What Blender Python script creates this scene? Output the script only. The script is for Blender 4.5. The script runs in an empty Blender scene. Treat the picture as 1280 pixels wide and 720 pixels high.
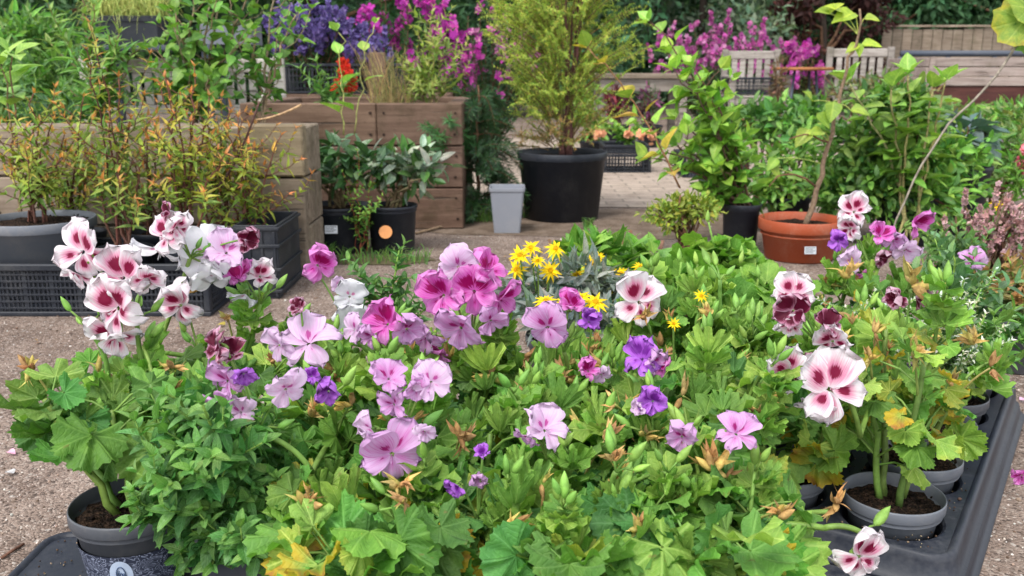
import bpy, math, random
import numpy as np
from math import sin, cos, pi, radians as rad

# ------------------------------------------------------------------ camera, sky, sun, exposure
SC = bpy.context.scene
COL = SC.collection
CAMZ, PITCH, FPX = 0.70, rad(13.45), 1150.0
cd = bpy.data.cameras.new('camera'); cam = bpy.data.objects.new('camera', cd); COL.objects.link(cam)
cam.location = (0, 0, CAMZ); cam.rotation_euler = (pi/2 - PITCH, 0, 0)
cd.sensor_width = 36; cd.lens = 36*FPX/1280; cd.clip_start = 0.02; cd.clip_end = 500
cd.dof.use_dof = True; cd.dof.focus_distance = 1.3; cd.dof.aperture_fstop = 9.0
SC.camera = cam
world = bpy.data.worlds.new("World"); SC.world = world; world.use_nodes = True
wn = world.node_tree; wn.nodes.clear()
SUN_EL, SUN_AZ = rad(58), rad(-150)          # sun high, behind the left shoulder of the viewer
sky = wn.nodes.new('ShaderNodeTexSky'); sky.sky_type = 'NISHITA'; sky.sun_disc = False
sky.sun_elevation = SUN_EL; sky.sun_rotation = SUN_AZ
hs = wn.nodes.new('ShaderNodeHueSaturation'); hs.inputs['Saturation'].default_value = 0.25
bg = wn.nodes.new('ShaderNodeBackground'); bg.inputs['Strength'].default_value = 0.15
wo = wn.nodes.new('ShaderNodeOutputWorld')
wn.links.new(sky.outputs[0], hs.inputs['Color']); wn.links.new(hs.outputs[0], bg.inputs['Color']); wn.links.new(bg.outputs[0], wo.inputs[0])
sl = bpy.data.lights.new('sun', 'SUN'); sun = bpy.data.objects.new('sun', sl); COL.objects.link(sun)
sl.energy = 1.15; sl.angle = rad(18); sl.color = (1, 0.965, 0.91)
sun.rotation_euler = (pi/2 - SUN_EL, 0, pi - SUN_AZ)
SC.view_settings.view_transform = 'Standard'; SC.view_settings.look = 'None'
SC.view_settings.gamma = 1.0; SC.view_settings.use_curve_mapping = False
SC.view_settings.exposure = 1.58

# ------------------------------------------------------------------ helpers: photo ray -> place in the world
def ray(px, py):
    dx = (px-640)/FPX; dy = (360-py)/FPX
    return np.array([dx, cos(PITCH)+dy*sin(PITCH), -sin(PITCH)+dy*cos(PITCH)])
def G(px, py, z=0.0):
    d = ray(px, py); return np.array([0, 0, CAMZ]) + d*((z-CAMZ)/d[2])
def W(px, py, y):
    d = ray(px, py); return np.array([0, 0, CAMZ]) + d*(y/d[1])
def S(y):                                     # metres per photo pixel at distance y
    return y/FPX
rng = np.random.default_rng(11)
U = lambda a, b: float(rng.uniform(a, b))
def nrm(v):
    v = np.asarray(v, float); return v/(np.linalg.norm(v)+1e-9)
def basis(ydir, nhint):
    y = nrm(ydir); z = np.asarray(nhint, float) - y*np.dot(nhint, y)
    if np.linalg.norm(z) < 1e-4: z = np.array([1., 0.3, 0.2]) - y*np.dot([1., .3, .2], y)
    z = nrm(z); return np.stack([np.cross(y, z), y, z], 1)
def vary(c, a=0.15, h=0.06):
    k = 1+U(-a, a); return np.array([max(0, c[0]*k*(1+U(-h, h)*2)), max(0, c[1]*k*(1+U(-h, h)*.6)), max(0, c[2]*k*(1+U(-h, h))), c[3] if len(c) > 3 else 0])
def mix(a, b, t): return np.asarray(a, float)*(1-t)+np.asarray(b, float)*t
def bez(p0, p1, p2, n=8):
    t = np.linspace(0, 1, n)[:, None]; p0, p1, p2 = map(np.asarray, (p0, p1, p2))
    return (1-t)**2*p0+2*t*(1-t)*p1+t*t*p2
def wob(pts, a):
    p = np.array(pts, float); p[1:] += rng.normal(0, a, (len(p)-1, 3)); return p

class MB:
    """collects shapes, builds them as ONE mesh object"""
    def __init__(s): s.V = []; s.Q = []; s.T = []; s.UV = []; s.C = []; s.n = 0
    def raw(s, V, Q=(), T=(), UV=None, C=None):
        V = np.asarray(V, float).reshape(-1, 3); m = len(V)
        s.V.append(V)
        if len(Q): s.Q.append(np.asarray(Q, int)+s.n)
        if len(T): s.T.append(np.asarray(T, int)+s.n)
        s.UV.append(np.zeros((m, 2)) if UV is None else np.asarray(UV, float))
        if C is None: C = (1, 1, 1, 1)
        C = np.asarray(C, float); C = np.concatenate([C, [0]]) if C.shape == (3,) else C
        s.C.append(np.broadcast_to(C, (m, 4)).copy() if C.ndim == 1 else C)
        s.n += m; return s
    def put(s, T, M, loc, scale=1.0, C=None):
        return s.raw((T[0]*scale)@M.T+loc, T[1], (), T[2], C)
    def tube(s, pts, r, sides=6, C=None, cap=True):
        p = np.asarray(pts, float); n = len(p)
        r = np.broadcast_to(np.asarray(r, float), (n,)) if np.ndim(r) == 0 else (np.interp(np.linspace(0, 1, n), np.linspace(0, 1, len(r)), r))
        t = np.gradient(p, axis=0); t /= (np.linalg.norm(t, axis=1)[:, None]+1e-9)
        ref = np.array([0, 0, 1.]) if abs(t[0][2]) < .9 else np.array([1., 0, 0])
        V = []; UV = []
        for i in range(n):
            a = np.cross(t[i], ref); a = nrm(a); b = np.cross(t[i], a); ref = np.cross(a, t[i])
            an = np.arange(sides)*2*pi/sides
            V.append(p[i]+r[i]*(np.cos(an)[:, None]*a+np.sin(an)[:, None]*b)); UV.append(np.stack([an/(2*pi), np.full(sides, i/(n-1))], 1))
        Q = [(i*sides+j, i*sides+(j+1) % sides, (i+1)*sides+(j+1) % sides, (i+1)*sides+j) for i in range(n-1) for j in range(sides)]
        V = np.concatenate(V); UV = np.concatenate(UV); T = []
        if cap:
            V = np.concatenate([V, [p[0], p[-1]]]); UV = np.concatenate([UV, [[0, 0], [0, 1]]]); a = n*sides
            for j in range(sides):
                T.append((a, (j+1) % sides, j)); T.append((a+1, (n-1)*sides+j, (n-1)*sides+(j+1) % sides))
        return s.raw(V, Q, T, UV, C)
    def lathe(s, prof, c, n=40, C=None, capb=False, jit=0):
        prof = np.asarray(prof, float); m = len(prof); an = np.arange(n)*2*pi/n
        V = np.stack([np.concatenate([[r*np.cos(an), r*np.sin(an), np.full(n, z)]]).T for r, z in prof]).reshape(-1, 3)
        if jit: V[:, 2] += rng.normal(0, jit, len(V))
        UV = np.stack([np.tile(an/(2*pi), m), np.repeat(np.linspace(0, 1, m), n)], 1)
        Q = [(i*n+j, i*n+(j+1) % n, (i+1)*n+(j+1) % n, (i+1)*n+j) for i in range(m-1) for j in range(n)]
        return s.raw(V+np.asarray(c, float), Q, (), UV, C)
    def box(s, lo, hi, b=0.004, C=None, rz=0.0, piv=None, M=None):
        lo = np.asarray(lo, float); hi = np.asarray(hi, float); c = (lo+hi)/2; h = abs(hi-lo)/2; b = min(b, h.min()*.45)
        V = []; idx = {}
        for sx in (-1, 1):
            for sy in (-1, 1):
                for sz in (-1, 1):
                    sg = np.array([sx, sy, sz])
                    for a in range(3):
                        o = h-b; o = o.copy(); o[a] = h[a]; idx[(sx, sy, sz, a)] = len(V); V.append(sg*o)
        Q = []; T = []
        def addf(f, L):
            P = np.array([V[i] for i in f]); nn = np.cross(P[1]-P[0], P[2]-P[0])
            if np.dot(nn, P.mean(0)) < 0: f = f[::-1]
            L.append(f)
        for a in range(3):
            b1, b2 = [k for k in range(3) if k != a]
            for sg in (-1, 1):
                f = []
                for q in ((-1, -1), (1, -1), (1, 1), (-1, 1)):
                    k = [0, 0, 0]; k[a] = sg; k[b1] = q[0]; k[b2] = q[1]; f.append(idx[tuple(k)+(a,)])
                addf(f, Q)
            for q1 in (-1, 1):
                for q2 in (-1, 1):
                    k = [0, 0, 0]; k[b1] = q1; k[b2] = q2; k0 = k[:]; k1 = k[:]; k0[a] = -1; k1[a] = 1
                    addf([idx[tuple(k0)+(b1,)], idx[tuple(k1)+(b1,)], idx[tuple(k1)+(b2,)], idx[tuple(k0)+(b2,)]], Q)
        for sx in (-1, 1):
            for sy in (-1, 1):
                for sz in (-1, 1): addf([idx[(sx, sy, sz, a)] for a in range(3)], T)
        V = np.array(V)+c
        if rz:
            piv = c if piv is None else np.asarray(piv, float); R_ = np.array([[cos(rz), -sin(rz), 0], [sin(rz), cos(rz), 0], [0, 0, 1]])
            V = (V-piv)@R_.T+piv
        if M is not None: V = V@M[0].T+M[1]
        UV = np.stack([(V[:, 0]+V[:, 1]), V[:, 2]], 1)
        return s.raw(V, Q, T, UV, C)
    def build(s, name, mat, parent=None, smooth=True):
        V = np.concatenate(s.V); Q = np.concatenate(s.Q) if s.Q else np.zeros((0, 4), int); T = np.concatenate(s.T) if s.T else np.zeros((0, 3), int)
        UV = np.concatenate(s.UV); C = np.concatenate(s.C)
        if parent is not None:
            o = parent
            while o is not None: V = V-np.array(o.location); o = o.parent
        me = bpy.data.meshes.new(name); me.vertices.add(len(V)); me.vertices.foreach_set('co', V.ravel())
        L = np.concatenate([Q.ravel(), T.ravel()]).astype(np.int32); me.loops.add(len(L)); me.loops.foreach_set('vertex_index', L)
        np_ = len(Q)+len(T); me.polygons.add(np_)
        ls = np.concatenate([np.arange(len(Q))*4, len(Q)*4+np.arange(len(T))*3]).astype(np.int32)
        me.polygons.foreach_set('loop_start', ls)
        me.polygons.foreach_set('use_smooth', np.full(np_, bool(smooth)))
        uv = me.uv_layers.new(name='UVMap'); uv.data.foreach_set('uv', UV[L].ravel())
        ca = me.color_attributes.new('Col', 'FLOAT_COLOR', 'POINT'); ca.data.foreach_set('color', C.ravel())
        me.update(calc_edges=True); me.validate()
        me.materials.append(mat)
        ob = bpy.data.objects.new(name, me); COL.objects.link(ob)
        if parent is not None: ob.parent = parent
        return ob

def tag(o, label=None, cat=None, group=None, kind=None):
    for k, v in (('label', label), ('category', cat), ('group', group), ('kind', kind)):
        if v: o[k] = v
    return o
def thing(name, label, cat, loc, group=None):
    o = bpy.data.objects.new(name, None); COL.objects.link(o); o.location = tuple(float(v) for v in loc); o.empty_display_size = .05
    return tag(o, label, cat, group)

# ------------------------------------------------------------------ materials
def newmat(name):
    m = bpy.data.materials.new(name); m.use_nodes = True; nt = m.node_tree; nt.nodes.clear()
    return m, nt
class N:
    def __init__(s, nt): s.nt = nt
    def n(s, typ, **kw):
        x = s.nt.nodes.new(typ)
        for k, v in kw.items(): setattr(x, k, v)
        return x
    def l(s, a, b): s.nt.links.new(a, b)
    def m(s, op, a, b=None, c=None, clamp=False):
        x = s.n('ShaderNodeMath', operation=op, use_clamp=clamp)
        for i, v in enumerate((a, b, c)):
            if v is None: continue
            if isinstance(v, (int, float)): x.inputs[i].default_value = v
            else: s.l(v, x.inputs[i])
        return x.outputs[0]
    def ss(s, v, a, b):
        x = s.n('ShaderNodeMapRange', interpolation_type='SMOOTHSTEP'); s.l(v, x.inputs[0])
        x.inputs[1].default_value = a; x.inputs[2].default_value = b; return x.outputs[0]
    def mixc(s, f, a, b, mode='MIX'):
        x = s.n('ShaderNodeMix', data_type='RGBA', blend_type=mode)
        for i, v in ((0, f), (6, a), (7, b)):
            if isinstance(v, (int, float)): x.inputs[i].default_value = v
            elif isinstance(v, (tuple, list)): x.inputs[i].default_value = tuple(v)+((1,) if len(v) == 3 else ())
            else: s.l(v, x.inputs[i])
        return x.outputs[2]
    def noise(s, scale, vec=None, detail=3, rough=.5):
        x = s.n('ShaderNodeTexNoise'); x.inputs['Scale'].default_value = scale; x.inputs['Detail'].default_value = detail; x.inputs['Roughness'].default_value = rough
        if vec is not None: s.l(vec, x.inputs['Vector'])
        return x.outputs[0]
    def pbr(s, col, rough=.6, spec=.4, bump=None, bs=.3, bd=.01, trans=0.0, tcol=None):
        b = s.n('ShaderNodeBsdfPrincipled')
        for k, v in (('Base Color', col), ('Roughness', rough), ('Specular IOR Level', spec)):
            if isinstance(v, (int, float)): b.inputs[k].default_value = v
            elif isinstance(v, tuple): b.inputs[k].default_value = v+(1,)
            else: s.l(v, b.inputs[k])
        out = s.n('ShaderNodeOutputMaterial'); sh = b.outputs[0]; nrmo = None
        if bump is not None:
            bp = s.n('ShaderNodeBump'); bp.inputs['Strength'].default_value = bs; bp.inputs['Distance'].default_value = bd
            s.l(bump, bp.inputs['Height']); s.l(bp.outputs[0], b.inputs['Normal']); nrmo = bp.outputs[0]
        if trans:
            t = s.n('ShaderNodeBsdfTranslucent'); s.l(tcol if tcol is not None else col, t.inputs['Color'])
            if nrmo: s.l(nrmo, t.inputs['Normal'])
            mx = s.n('ShaderNodeMixShader'); mx.inputs[0].default_value = trans
            s.l(sh, mx.inputs[1]); s.l(t.outputs[0], mx.inputs[2]); sh = mx.outputs[0]
        s.l(sh, out.inputs['Surface'])
def attr(n):
    a = n.n('ShaderNodeAttribute', attribute_name='Col'); return a
def uvxy(n):
    t = n.n('ShaderNodeTexCoord'); sx = n.n('ShaderNodeSeparateXYZ'); n.l(t.outputs['UV'], sx.inputs[0]); return t, sx.outputs[0], sx.outputs[1]

def mat_leaf(name, fan=False, rough=.42, spec=.35, trans=.30, veins=7.0):
    m, nt = newmat(name); n = N(nt); a = attr(n); t, u, v = uvxy(n)
    if fan:   # palmate veins: radial rays, with side ribs
        f = n.m('FRACT', n.m('MULTIPLY', u, veins)); d = n.m('ABSOLUTE', n.m('SUBTRACT', f, .5))
        wdt = n.m('MULTIPLY', d, n.m('MULTIPLY', v, 2.2))
        vein = n.m('SUBTRACT', 1.0, n.ss(wdt, .03, .13))
        s2 = n.m('FRACT', n.m('ADD', n.m('MULTIPLY', v, 6.0), n.m('MULTIPLY', d, -4.0)))
        rib = n.m('SUBTRACT', 1.0, n.ss(n.m('ABSOLUTE', n.m('SUBTRACT', s2, .5)), .05, .2))
    else:
        d = n.m('ABSOLUTE', n.m('SUBTRACT', u, .5)); vein = n.m('SUBTRACT', 1.0, n.ss(d, .02, .08))
        s2 = n.m('FRACT', n.m('SUBTRACT', n.m('MULTIPLY', v, veins), n.m('MULTIPLY', d, 3.0)))
        rib = n.m('SUBTRACT', 1.0, n.ss(n.m('ABSOLUTE', n.m('SUBTRACT', s2, .5)), .05, .22))
    vv = n.m('MAXIMUM', vein, n.m('MULTIPLY', rib, .35))
    geo = n.n('ShaderNodeTexCoord'); ns = n.noise(38, geo.outputs['Object'], 4, .6)
    c = n.mixc(n.m('MULTIPLY', vv, .55), a.outputs['Color'], n.mixc(1.0, a.outputs['Color'], (1.9, 1.55, 2.2), 'MULTIPLY'))
    c = n.mixc(n.ss(ns, .3, .75), n.mixc(1.0, c, (.72, .78, .75), 'MULTIPLY'), n.mixc(1.0, c, (1.18, 1.12, 1.0), 'MULTIPLY'))
    vo = n.n('ShaderNodeTexVoronoi'); vo.inputs['Scale'].default_value = 210; n.l(geo.outputs['Object'], vo.inputs['Vector']); fine = n.noise(240, geo.outputs['Object'], 3, .6)
    c = n.mixc(n.m('MULTIPLY', n.ss(fine, .45, .72), .28), c, n.mixc(1.0, c, (1.35, 1.25, 1.5), 'MULTIPLY'))
    spot = n.ss(n.noise(55, geo.outputs['Object'], 2, .5), .70, .76)
    c = n.mixc(n.m('MULTIPLY', spot, .55), c, (.16, .11, .035))
    # yellowing from the margin: alpha of the attribute
    ye = n.ss(n.m('ADD', n.m('ADD', n.m('MULTIPLY', v, .6), n.m('MULTIPLY', ns, .7)), n.m('SUBTRACT', n.m('MULTIPLY', a.outputs['Alpha'], 1.5), 1.55)), -.2, .35)
    yc = n.mixc(n.ss(n.noise(60, geo.outputs['Object'], 3), .45, .7), (.50, .36, .03), (.36, .16, .035))
    c = n.mixc(ye, c, yc)
    tc = n.mixc(1.0, c, (1.2, 1.45, .7), 'MULTIPLY')
    n.pbr(c, rough, spec, n.m('ADD', n.m('MULTIPLY', vv, -.7), n.m('ADD', n.m('MULTIPLY', ns, .6), n.m('MULTIPLY', vo.outputs[0], .5))), .55, .0025, trans, tc)
    return m
def mat_petal(name, edge, midc, blot, v0=.42, bu=.42, bv=.27, streak=.5, halo=1.9, vein=.5, trans=.42):
    m, nt = newmat(name); n = N(nt); a = attr(n); sc = n.n('ShaderNodeSeparateColor'); n.l(a.outputs['Color'], sc.inputs[0])
    t, u, v = uvxy(n); uu = n.m('MULTIPLY', n.m('SUBTRACT', u, .5), 2.0)
    def nz(su, sv):
        cx = n.n('ShaderNodeCombineXYZ'); n.l(n.m('MULTIPLY', u, su), cx.inputs[0]); n.l(n.m('MULTIPLY', v, sv), cx.inputs[1]); n.l(n.m('MULTIPLY', sc.outputs[1], 57.0), cx.inputs[2])
        return n.noise(1.0, cx.outputs[0], 3, .6)
    st = n.m('SUBTRACT', nz(22, 1.6), .5)
    d = n.m('SQRT', n.m('ADD', n.m('POWER', n.m('DIVIDE', uu, bu*1.3), 2.0), n.m('POWER', n.m('DIVIDE', n.m('SUBTRACT', v, v0), bv), 2.0)))
    d = n.m('ADD', d, n.m('MULTIPLY', st, streak*2.2))
    d = n.m('ADD', d, n.m('MULTIPLY', n.m('SUBTRACT', 1.0, sc.outputs[0]), 1.0))
    mb = n.m('SUBTRACT', 1.0, n.ss(d, .75, 1.12)); mh = n.m('SUBTRACT', 1.0, n.ss(d, .8, halo))
    vl = n.ss(nz(40, .8), .52, .62)
    c = n.mixc(n.m('MULTIPLY', mh, .85), edge, midc)
    c = n.mixc(n.m('MULTIPLY', n.m('MULTIPLY', vl, vein), n.m('SUBTRACT', 1.0, n.ss(v, .45, 1.05))), c, midc)
    c = n.mixc(mb, c, blot)
    c = n.mixc(n.m('MULTIPLY', n.ss(nz(5, 5), .4, .7), .18), c, n.mixc(1.0, c, (.82, .7, .85), 'MULTIPLY'))
    n.pbr(c, .55, .25, n.m('ADD', nz(30, 3), nz(9, 9)), .25, .002, trans)
    return m
def mat_col(name, rough=.6, spec=.3, trans=0.0, nscale=40, namp=.35, bs=.3):
    m, nt = newmat(name); n = N(nt); a = attr(n); tc = n.n('ShaderNodeTexCoord'); ns = n.noise(nscale, tc.outputs['Object'], 4, .6)
    c = n.mixc(n.ss(ns, .3, .7), n.mixc(1.0, a.outputs['Color'], (1-namp,)*3, 'MULTIPLY'), n.mixc(1.0, a.outputs['Color'], (1+namp,)*3, 'MULTIPLY'))
    n.pbr(c, rough, spec, ns, bs, .003, trans, c if trans else None); return m
def mat_plastic(name, col, rough=.42, dust=.25, dcol=(.22, .20, .18)):
    m, nt = newmat(name); n = N(nt); tc = n.n('ShaderNodeTexCoord'); ns = n.noise(9, tc.outputs['Object'], 6, .65); n2 = n.noise(130, tc.outputs['Object'], 2)
    f = n.m('MULTIPLY', n.ss(n.m('ADD', n.m('MULTIPLY', ns, .75), n.m('MULTIPLY', n2, .3)), .45, .8), dust)
    c = n.mixc(f, col, dcol)
    n.pbr(c, n.m('ADD', rough, n.m('MULTIPLY', f, .8)), .3, n2, .08, .002); return m
def mat_wood(name, c1, c2, scale=1.0, rough=.75):
    m, nt = newmat(name); n = N(nt); tc = n.n('ShaderNodeTexCoord'); a = attr(n); mp = n.n('ShaderNodeMapping'); n.l(tc.outputs['Object'], mp.inputs[0])
    mp.inputs['Scale'].default_value = (2.0*scale, 22*scale, 26*scale)
    g = n.noise(1.6, mp.outputs[0], 6, .62); w = n.noise(2.3, tc.outputs['Object'], 4, .6); sp = n.noise(60, tc.outputs['Object'], 3)
    c = n.mixc(n.ss(g, .32, .68), c1, c2); c = n.mixc(n.m('MULTIPLY', n.ss(w, .35, .7), .45), c, n.mixc(1.0, c, (.55, .52, .5), 'MULTIPLY'))
    c = n.mixc(n.m('MULTIPLY', n.ss(sp, .6, .75), .4), c, n.mixc(1.0, c, (.5, .5, .48), 'MULTIPLY'))
    c = n.mixc(1.0, c, a.outputs['Color'], 'MULTIPLY')
    mp2 = n.n('ShaderNodeMapping'); n.l(tc.outputs['Object'], mp2.inputs[0]); mp2.inputs['Scale'].default_value = (3, 70, 70); ck = n.ss(n.noise(1.3, mp2.outputs[0], 3, .5), .62, .70)
    st = n.ss(n.noise(5, tc.outputs['Object'], 5, .7), .5, .72)
    c = n.mixc(n.m('MULTIPLY', ck, .75), c, (.035, .028, .022)); c = n.mixc(n.m('MULTIPLY', st, .7), c, n.mixc(1.0, c, (.50, .54, .42), 'MULTIPLY'))
    n.pbr(c, rough, .2, n.m('SUBTRACT', n.m('ADD', g, n.m('MULTIPLY', sp, .4)), ck), .6, .005); return m
def mat_soil(name):
    m, nt = newmat(name); n = N(nt); tc = n.n('ShaderNodeTexCoord'); v = n.n('ShaderNodeTexVoronoi'); v.inputs['Scale'].default_value = 230; n.l(tc.outputs['Object'], v.inputs['Vector'])
    ns = n.noise(140, tc.outputs['Object'], 5, .7)
    c = n.mixc(n.ss(ns, .4, .75), (.012, .008, .006), (.085, .05, .032)); n.pbr(c, .95, .1, n.m('ADD', v.outputs[0], ns), 1.0, .006); return m
def mat_ground():
    m, nt = newmat('gritty_tarmac'); n = N(nt); tc = n.n('ShaderNodeTexCoord'); P = tc.outputs['Object']
    wn_ = n.n('ShaderNodeTexNoise'); wn_.inputs['Scale'].default_value = 60; n.l(P, wn_.inputs['Vector']); va = n.n('ShaderNodeVectorMath', operation='MULTIPLY_ADD'); n.l(wn_.outputs['Color'], va.inputs[0]); va.inputs[1].default_value = (.012, .012, .012); n.l(P, va.inputs[2]); PW = va.outputs[0]
    def vor(sc, feat='F1'):
        x = n.n('ShaderNodeTexVoronoi', feature=feat); x.inputs['Scale'].default_value = sc; n.l(PW, x.inputs['Vector']); return x
    big = n.noise(1.1, P, 5, .6); mid = n.noise(7, P, 5, .65); fine = n.noise(160, P, 4, .7)
    v1 = vor(210); v2 = vor(85)
    c = n.mixc(n.ss(mid, .3, .7), (.145, .102, .080), (.280, .212, .172))
    c = n.mixc(n.ss(big, .45, .7), c, n.mixc(1.0, c, (.74, .70, .68), 'MULTIPLY'))
    sp = n.n('ShaderNodeSeparateColor'); n.l(v1.outputs['Color'], sp.inputs[0])
    c = n.mixc(n.m('MULTIPLY', n.ss(sp.outputs[0], .6, .95), .5), c, (.42, .35, .30))
    c = n.mixc(n.m('MULTIPLY', n.ss(sp.outputs[1], .7, .97), .8), c, (.05, .036, .03))
    sp2 = n.n('ShaderNodeSeparateColor'); n.l(v2.outputs['Color'], sp2.inputs[0])
    c = n.mixc(n.m('MULTIPLY', n.m('MULTIPLY', n.ss(sp2.outputs[0], .82, .9), n.m('SUBTRACT', 1.0, n.ss(v2.outputs[0], .2, .42))), .7), c, (.50, .45, .40))
    c = n.mixc(n.m('MULTIPLY', n.ss(fine, .55, .75), .5), c, n.mixc(1.0, c, (.5, .47, .45), 'MULTIPLY'))
    n.pbr(c, .93, .15, n.m('ADD', n.m('MULTIPLY', v1.outputs[0], -1.0), n.m('ADD', fine, n.m('MULTIPLY', mid, 2.0))), .8, .006); return m
def mat_pavers():
    m, nt = newmat('worn_pavers'); n = N(nt); tc = n.n('ShaderNodeTexCoord'); b = n.n('ShaderNodeTexBrick'); n.l(tc.outputs['Object'], b.inputs['Vector'])
    b.inputs['Color1'].default_value = (.37, .30, .24, 1); b.inputs['Color2'].default_value = (.30, .24, .195, 1); b.inputs['Mortar'].default_value = (.20, .165, .13, 1)
    b.inputs['Scale'].default_value = 1.0; b.inputs['Brick Width'].default_value = .2; b.inputs['Row Height'].default_value = .1; b.inputs['Mortar Size'].default_value = .006
    ns = n.noise(11, tc.outputs['Object'], 5, .65); f = n.noise(120, tc.outputs['Object'], 3)
    c = n.mixc(n.ss(ns, .35, .75), b.outputs[0], n.mixc(1.0, b.outputs[0], (.68, .66, .64), 'MULTIPLY'))
    n.pbr(c, .9, .2, n.m('ADD', n.m('MULTIPLY', b.outputs['Fac'], -1.5), f), .5, .004); return m

M_FAN = mat_leaf('palmate_leaf', True, .58, .26, .34)
M_OVL = mat_leaf('oval_leaf', False, .42, .35, .30)
M_GLS = mat_leaf('glossy_leaf', False, .30, .5, .18)
M_BLUR = mat_leaf('tree_leaf', False, .6, .2, .25)
M_STEM = mat_col('green_stem', .5, .3, .12, 60, .25)
M_BARK = mat_col('woody_stem', .85, .15, 0, 90, .35, .6)
M_BLOS = mat_col('small_petal', .6, .2, .35, 80, .25, .15)
M_DRY = mat_col('withered_petal', .8, .15, .3, 120, .3, .4)
M_PET = {
 'burg': mat_petal('white_petal_burgundy_blotch', (.76, .71, .73), (.62, .13, .28), (.19, .003, .035), .36, .36, .20, .6, 2.3, .6),
 'magenta': mat_petal('magenta_petal', (.68, .26, .58), (.58, .05, .38), (.28, .0, .09), .38, .56, .30, .95, 2.4, .8),
 'lilac': mat_petal('lilac_petal', (.62, .37, .62), (.56, .17, .46), (.30, .01, .14), .27, .22, .19, 1.0, 3.0, .95),
 'pale': mat_petal('pale_lilac_petal', (.69, .51, .69), (.64, .32, .56), (.42, .06, .27), .24, .2, .15, 1.0, 2.8, .8),
 'white': mat_petal('white_petal', (.74, .74, .76), (.72, .64, .70), (.62, .22, .38), .2, .2, .12, .6, 2.2, .3),
 'wilt': mat_petal('wilted_purple_petal', (.36, .12, .52), (.28, .05, .42), (.12, .01, .20), .4, .5, .3, .6, 2.0, .8, .2),
 'dark': mat_petal('burgundy_petal', (.66, .45, .55), (.30, .02, .10), (.09, .003, .02), .5, .8, .45, .4, 1.6, .8),
}
M_POTG = mat_plastic('grey_plastic', (.062, .066, .076), .42, .3)
M_POTM = mat_plastic('mid_grey_plastic', (.115, .125, .145), .45, .4, (.24, .22, .20))
M_BLK = mat_plastic('black_plastic', (.012, .0145, .021), .45, .34, (.10, .095, .09))
M_TRAY = mat_plastic('tray_plastic', (.009, .012, .021), .46, .40, (.11, .11, .115))
M_TERRA = mat_plastic('terracotta_plastic', (.30, .060, .022), .55, .4, (.42, .25, .18))
M_SOIL = mat_soil('potting_soil')
M_WBRN = mat_wood('brown_sleeper', (.105, .062, .042), (.165, .104, .073))
M_WGRY = mat_wood('weathered_sleeper', (.16, .122, .088), (.255, .205, .155))
M_WPALE = mat_wood('pale_slats', (.40, .37, .32), (.55, .52, .46))
M_WSLV = mat_wood('silvered_teak', (.22, .19, .165), (.36, .325, .29))
M_WPNK = mat_wood('pinkish_planter_board', (.24, .185, .16), (.33, .27, .24))
M_METAL = mat_plastic('dark_metal', (.045, .055, .075), .5, .2)
M_TAG = mat_col('plastic_tag', .5, .4, 0, 90, .06, .05)
def mat_earth():
    m, nt = newmat('trodden_earth'); n = N(nt); tc = n.n('ShaderNodeTexCoord'); P = tc.outputs['Object']; a = n.noise(9, P, 6, .7); b = n.noise(120, P, 4, .7)
    c = n.mixc(n.ss(a, .3, .7), (.085, .058, .040), (.20, .15, .115)); c = n.mixc(n.m('MULTIPLY', n.ss(b, .5, .75), .6), c, (.30, .25, .2)); n.pbr(c, .95, .1, n.m('ADD', a, b), .9, .008); return m
M_SOILG = mat_earth()
M_GROUND = mat_ground(); M_PAVE = mat_pavers()

# ------------------------------------------------------------------ leaf / petal shapes
def fan_leaf(seed, spread=158, lobes=7, teeth=3, depth=.10, tooth=.06, pleat=.07, cup=.25, nr=5, droop=0.0):
    r = np.random.default_rng(seed); per = teeth*2; na = lobes*per
    th = np.radians(np.linspace(-spread, spread, na+1)); V = []; UV = []
    lob = np.linspace(0, lobes, na+1); fr = lob-np.floor(lob); fr[-1] = 0
    env = .86+.14*np.cos(th*.9); env *= 1-depth*(np.abs(np.cos(pi*lob))**3)
    env += tooth*np.where(np.arange(na+1) % 2 == 1, 1, -.35)*(.7+.6*r.random(na+1))
    env *= (1+.12*np.interp(lob, np.arange(lobes+1), r.normal(0, .6, lobes+1)))
    pl = np.cos(2*pi*lob)
    w1, w2 = r.uniform(0, 6, 2)
    for i in range(nr+1):
        q = .04+.96*(i/nr)**.9
        R_ = q*(env*(q**1.5)+(1-q**1.5)*.85)
        z = -pleat*pl*q+cup*q*q*.5+.05*q*q*np.sin(3*th+w1)+.09*q**3*np.sin(5*th+w2)+.05*q**3*np.sin(11*th+w1)-droop*q*q*np.clip(np.cos(th), 0, 1)
        V.append(np.stack([np.sin(th)*R_, np.cos(th)*R_, z], 1)); UV.append(np.stack([lob/lobes, np.full(na+1, q)], 1))
    k = na+1
    Q = [(i*k+j, (i+1)*k+j, (i+1)*k+j+1, i*k+j+1) for i in range(nr) for j in range(na)]
    return np.concatenate(V), np.array(Q)[:, ::-1], np.concatenate(UV)
FANS = [fan_leaf(s, sp, 7, 4, .13, .070, pl, c, 6, d) for s, sp, pl, c, d in ((1, 150, .10, .45, .1), (2, 160, .09, -.2, .35), (3, 135, .13, .75, .0), (4, 155, .11, .15, .5), (5, 125, .14, .45, .3), (6, 145, .10, -.3, .1), (7, 118, .13, .9, .2))]
YOUNG = [fan_leaf(s, w_, 5, 2, .22, .13, .16, c, 4, d) for s, w_, c, d in ((11, 78, .5, .0), (12, 95, .2, .35), (13, 64, .8, -.1), (14, 108, .6, .4))]
FANLO = [fan_leaf(s, 150, 5, 2, .12, .06, .06, c, 3, d) for s, c, d in ((21, .3, .2), (22, -.1, .3))]
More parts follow.
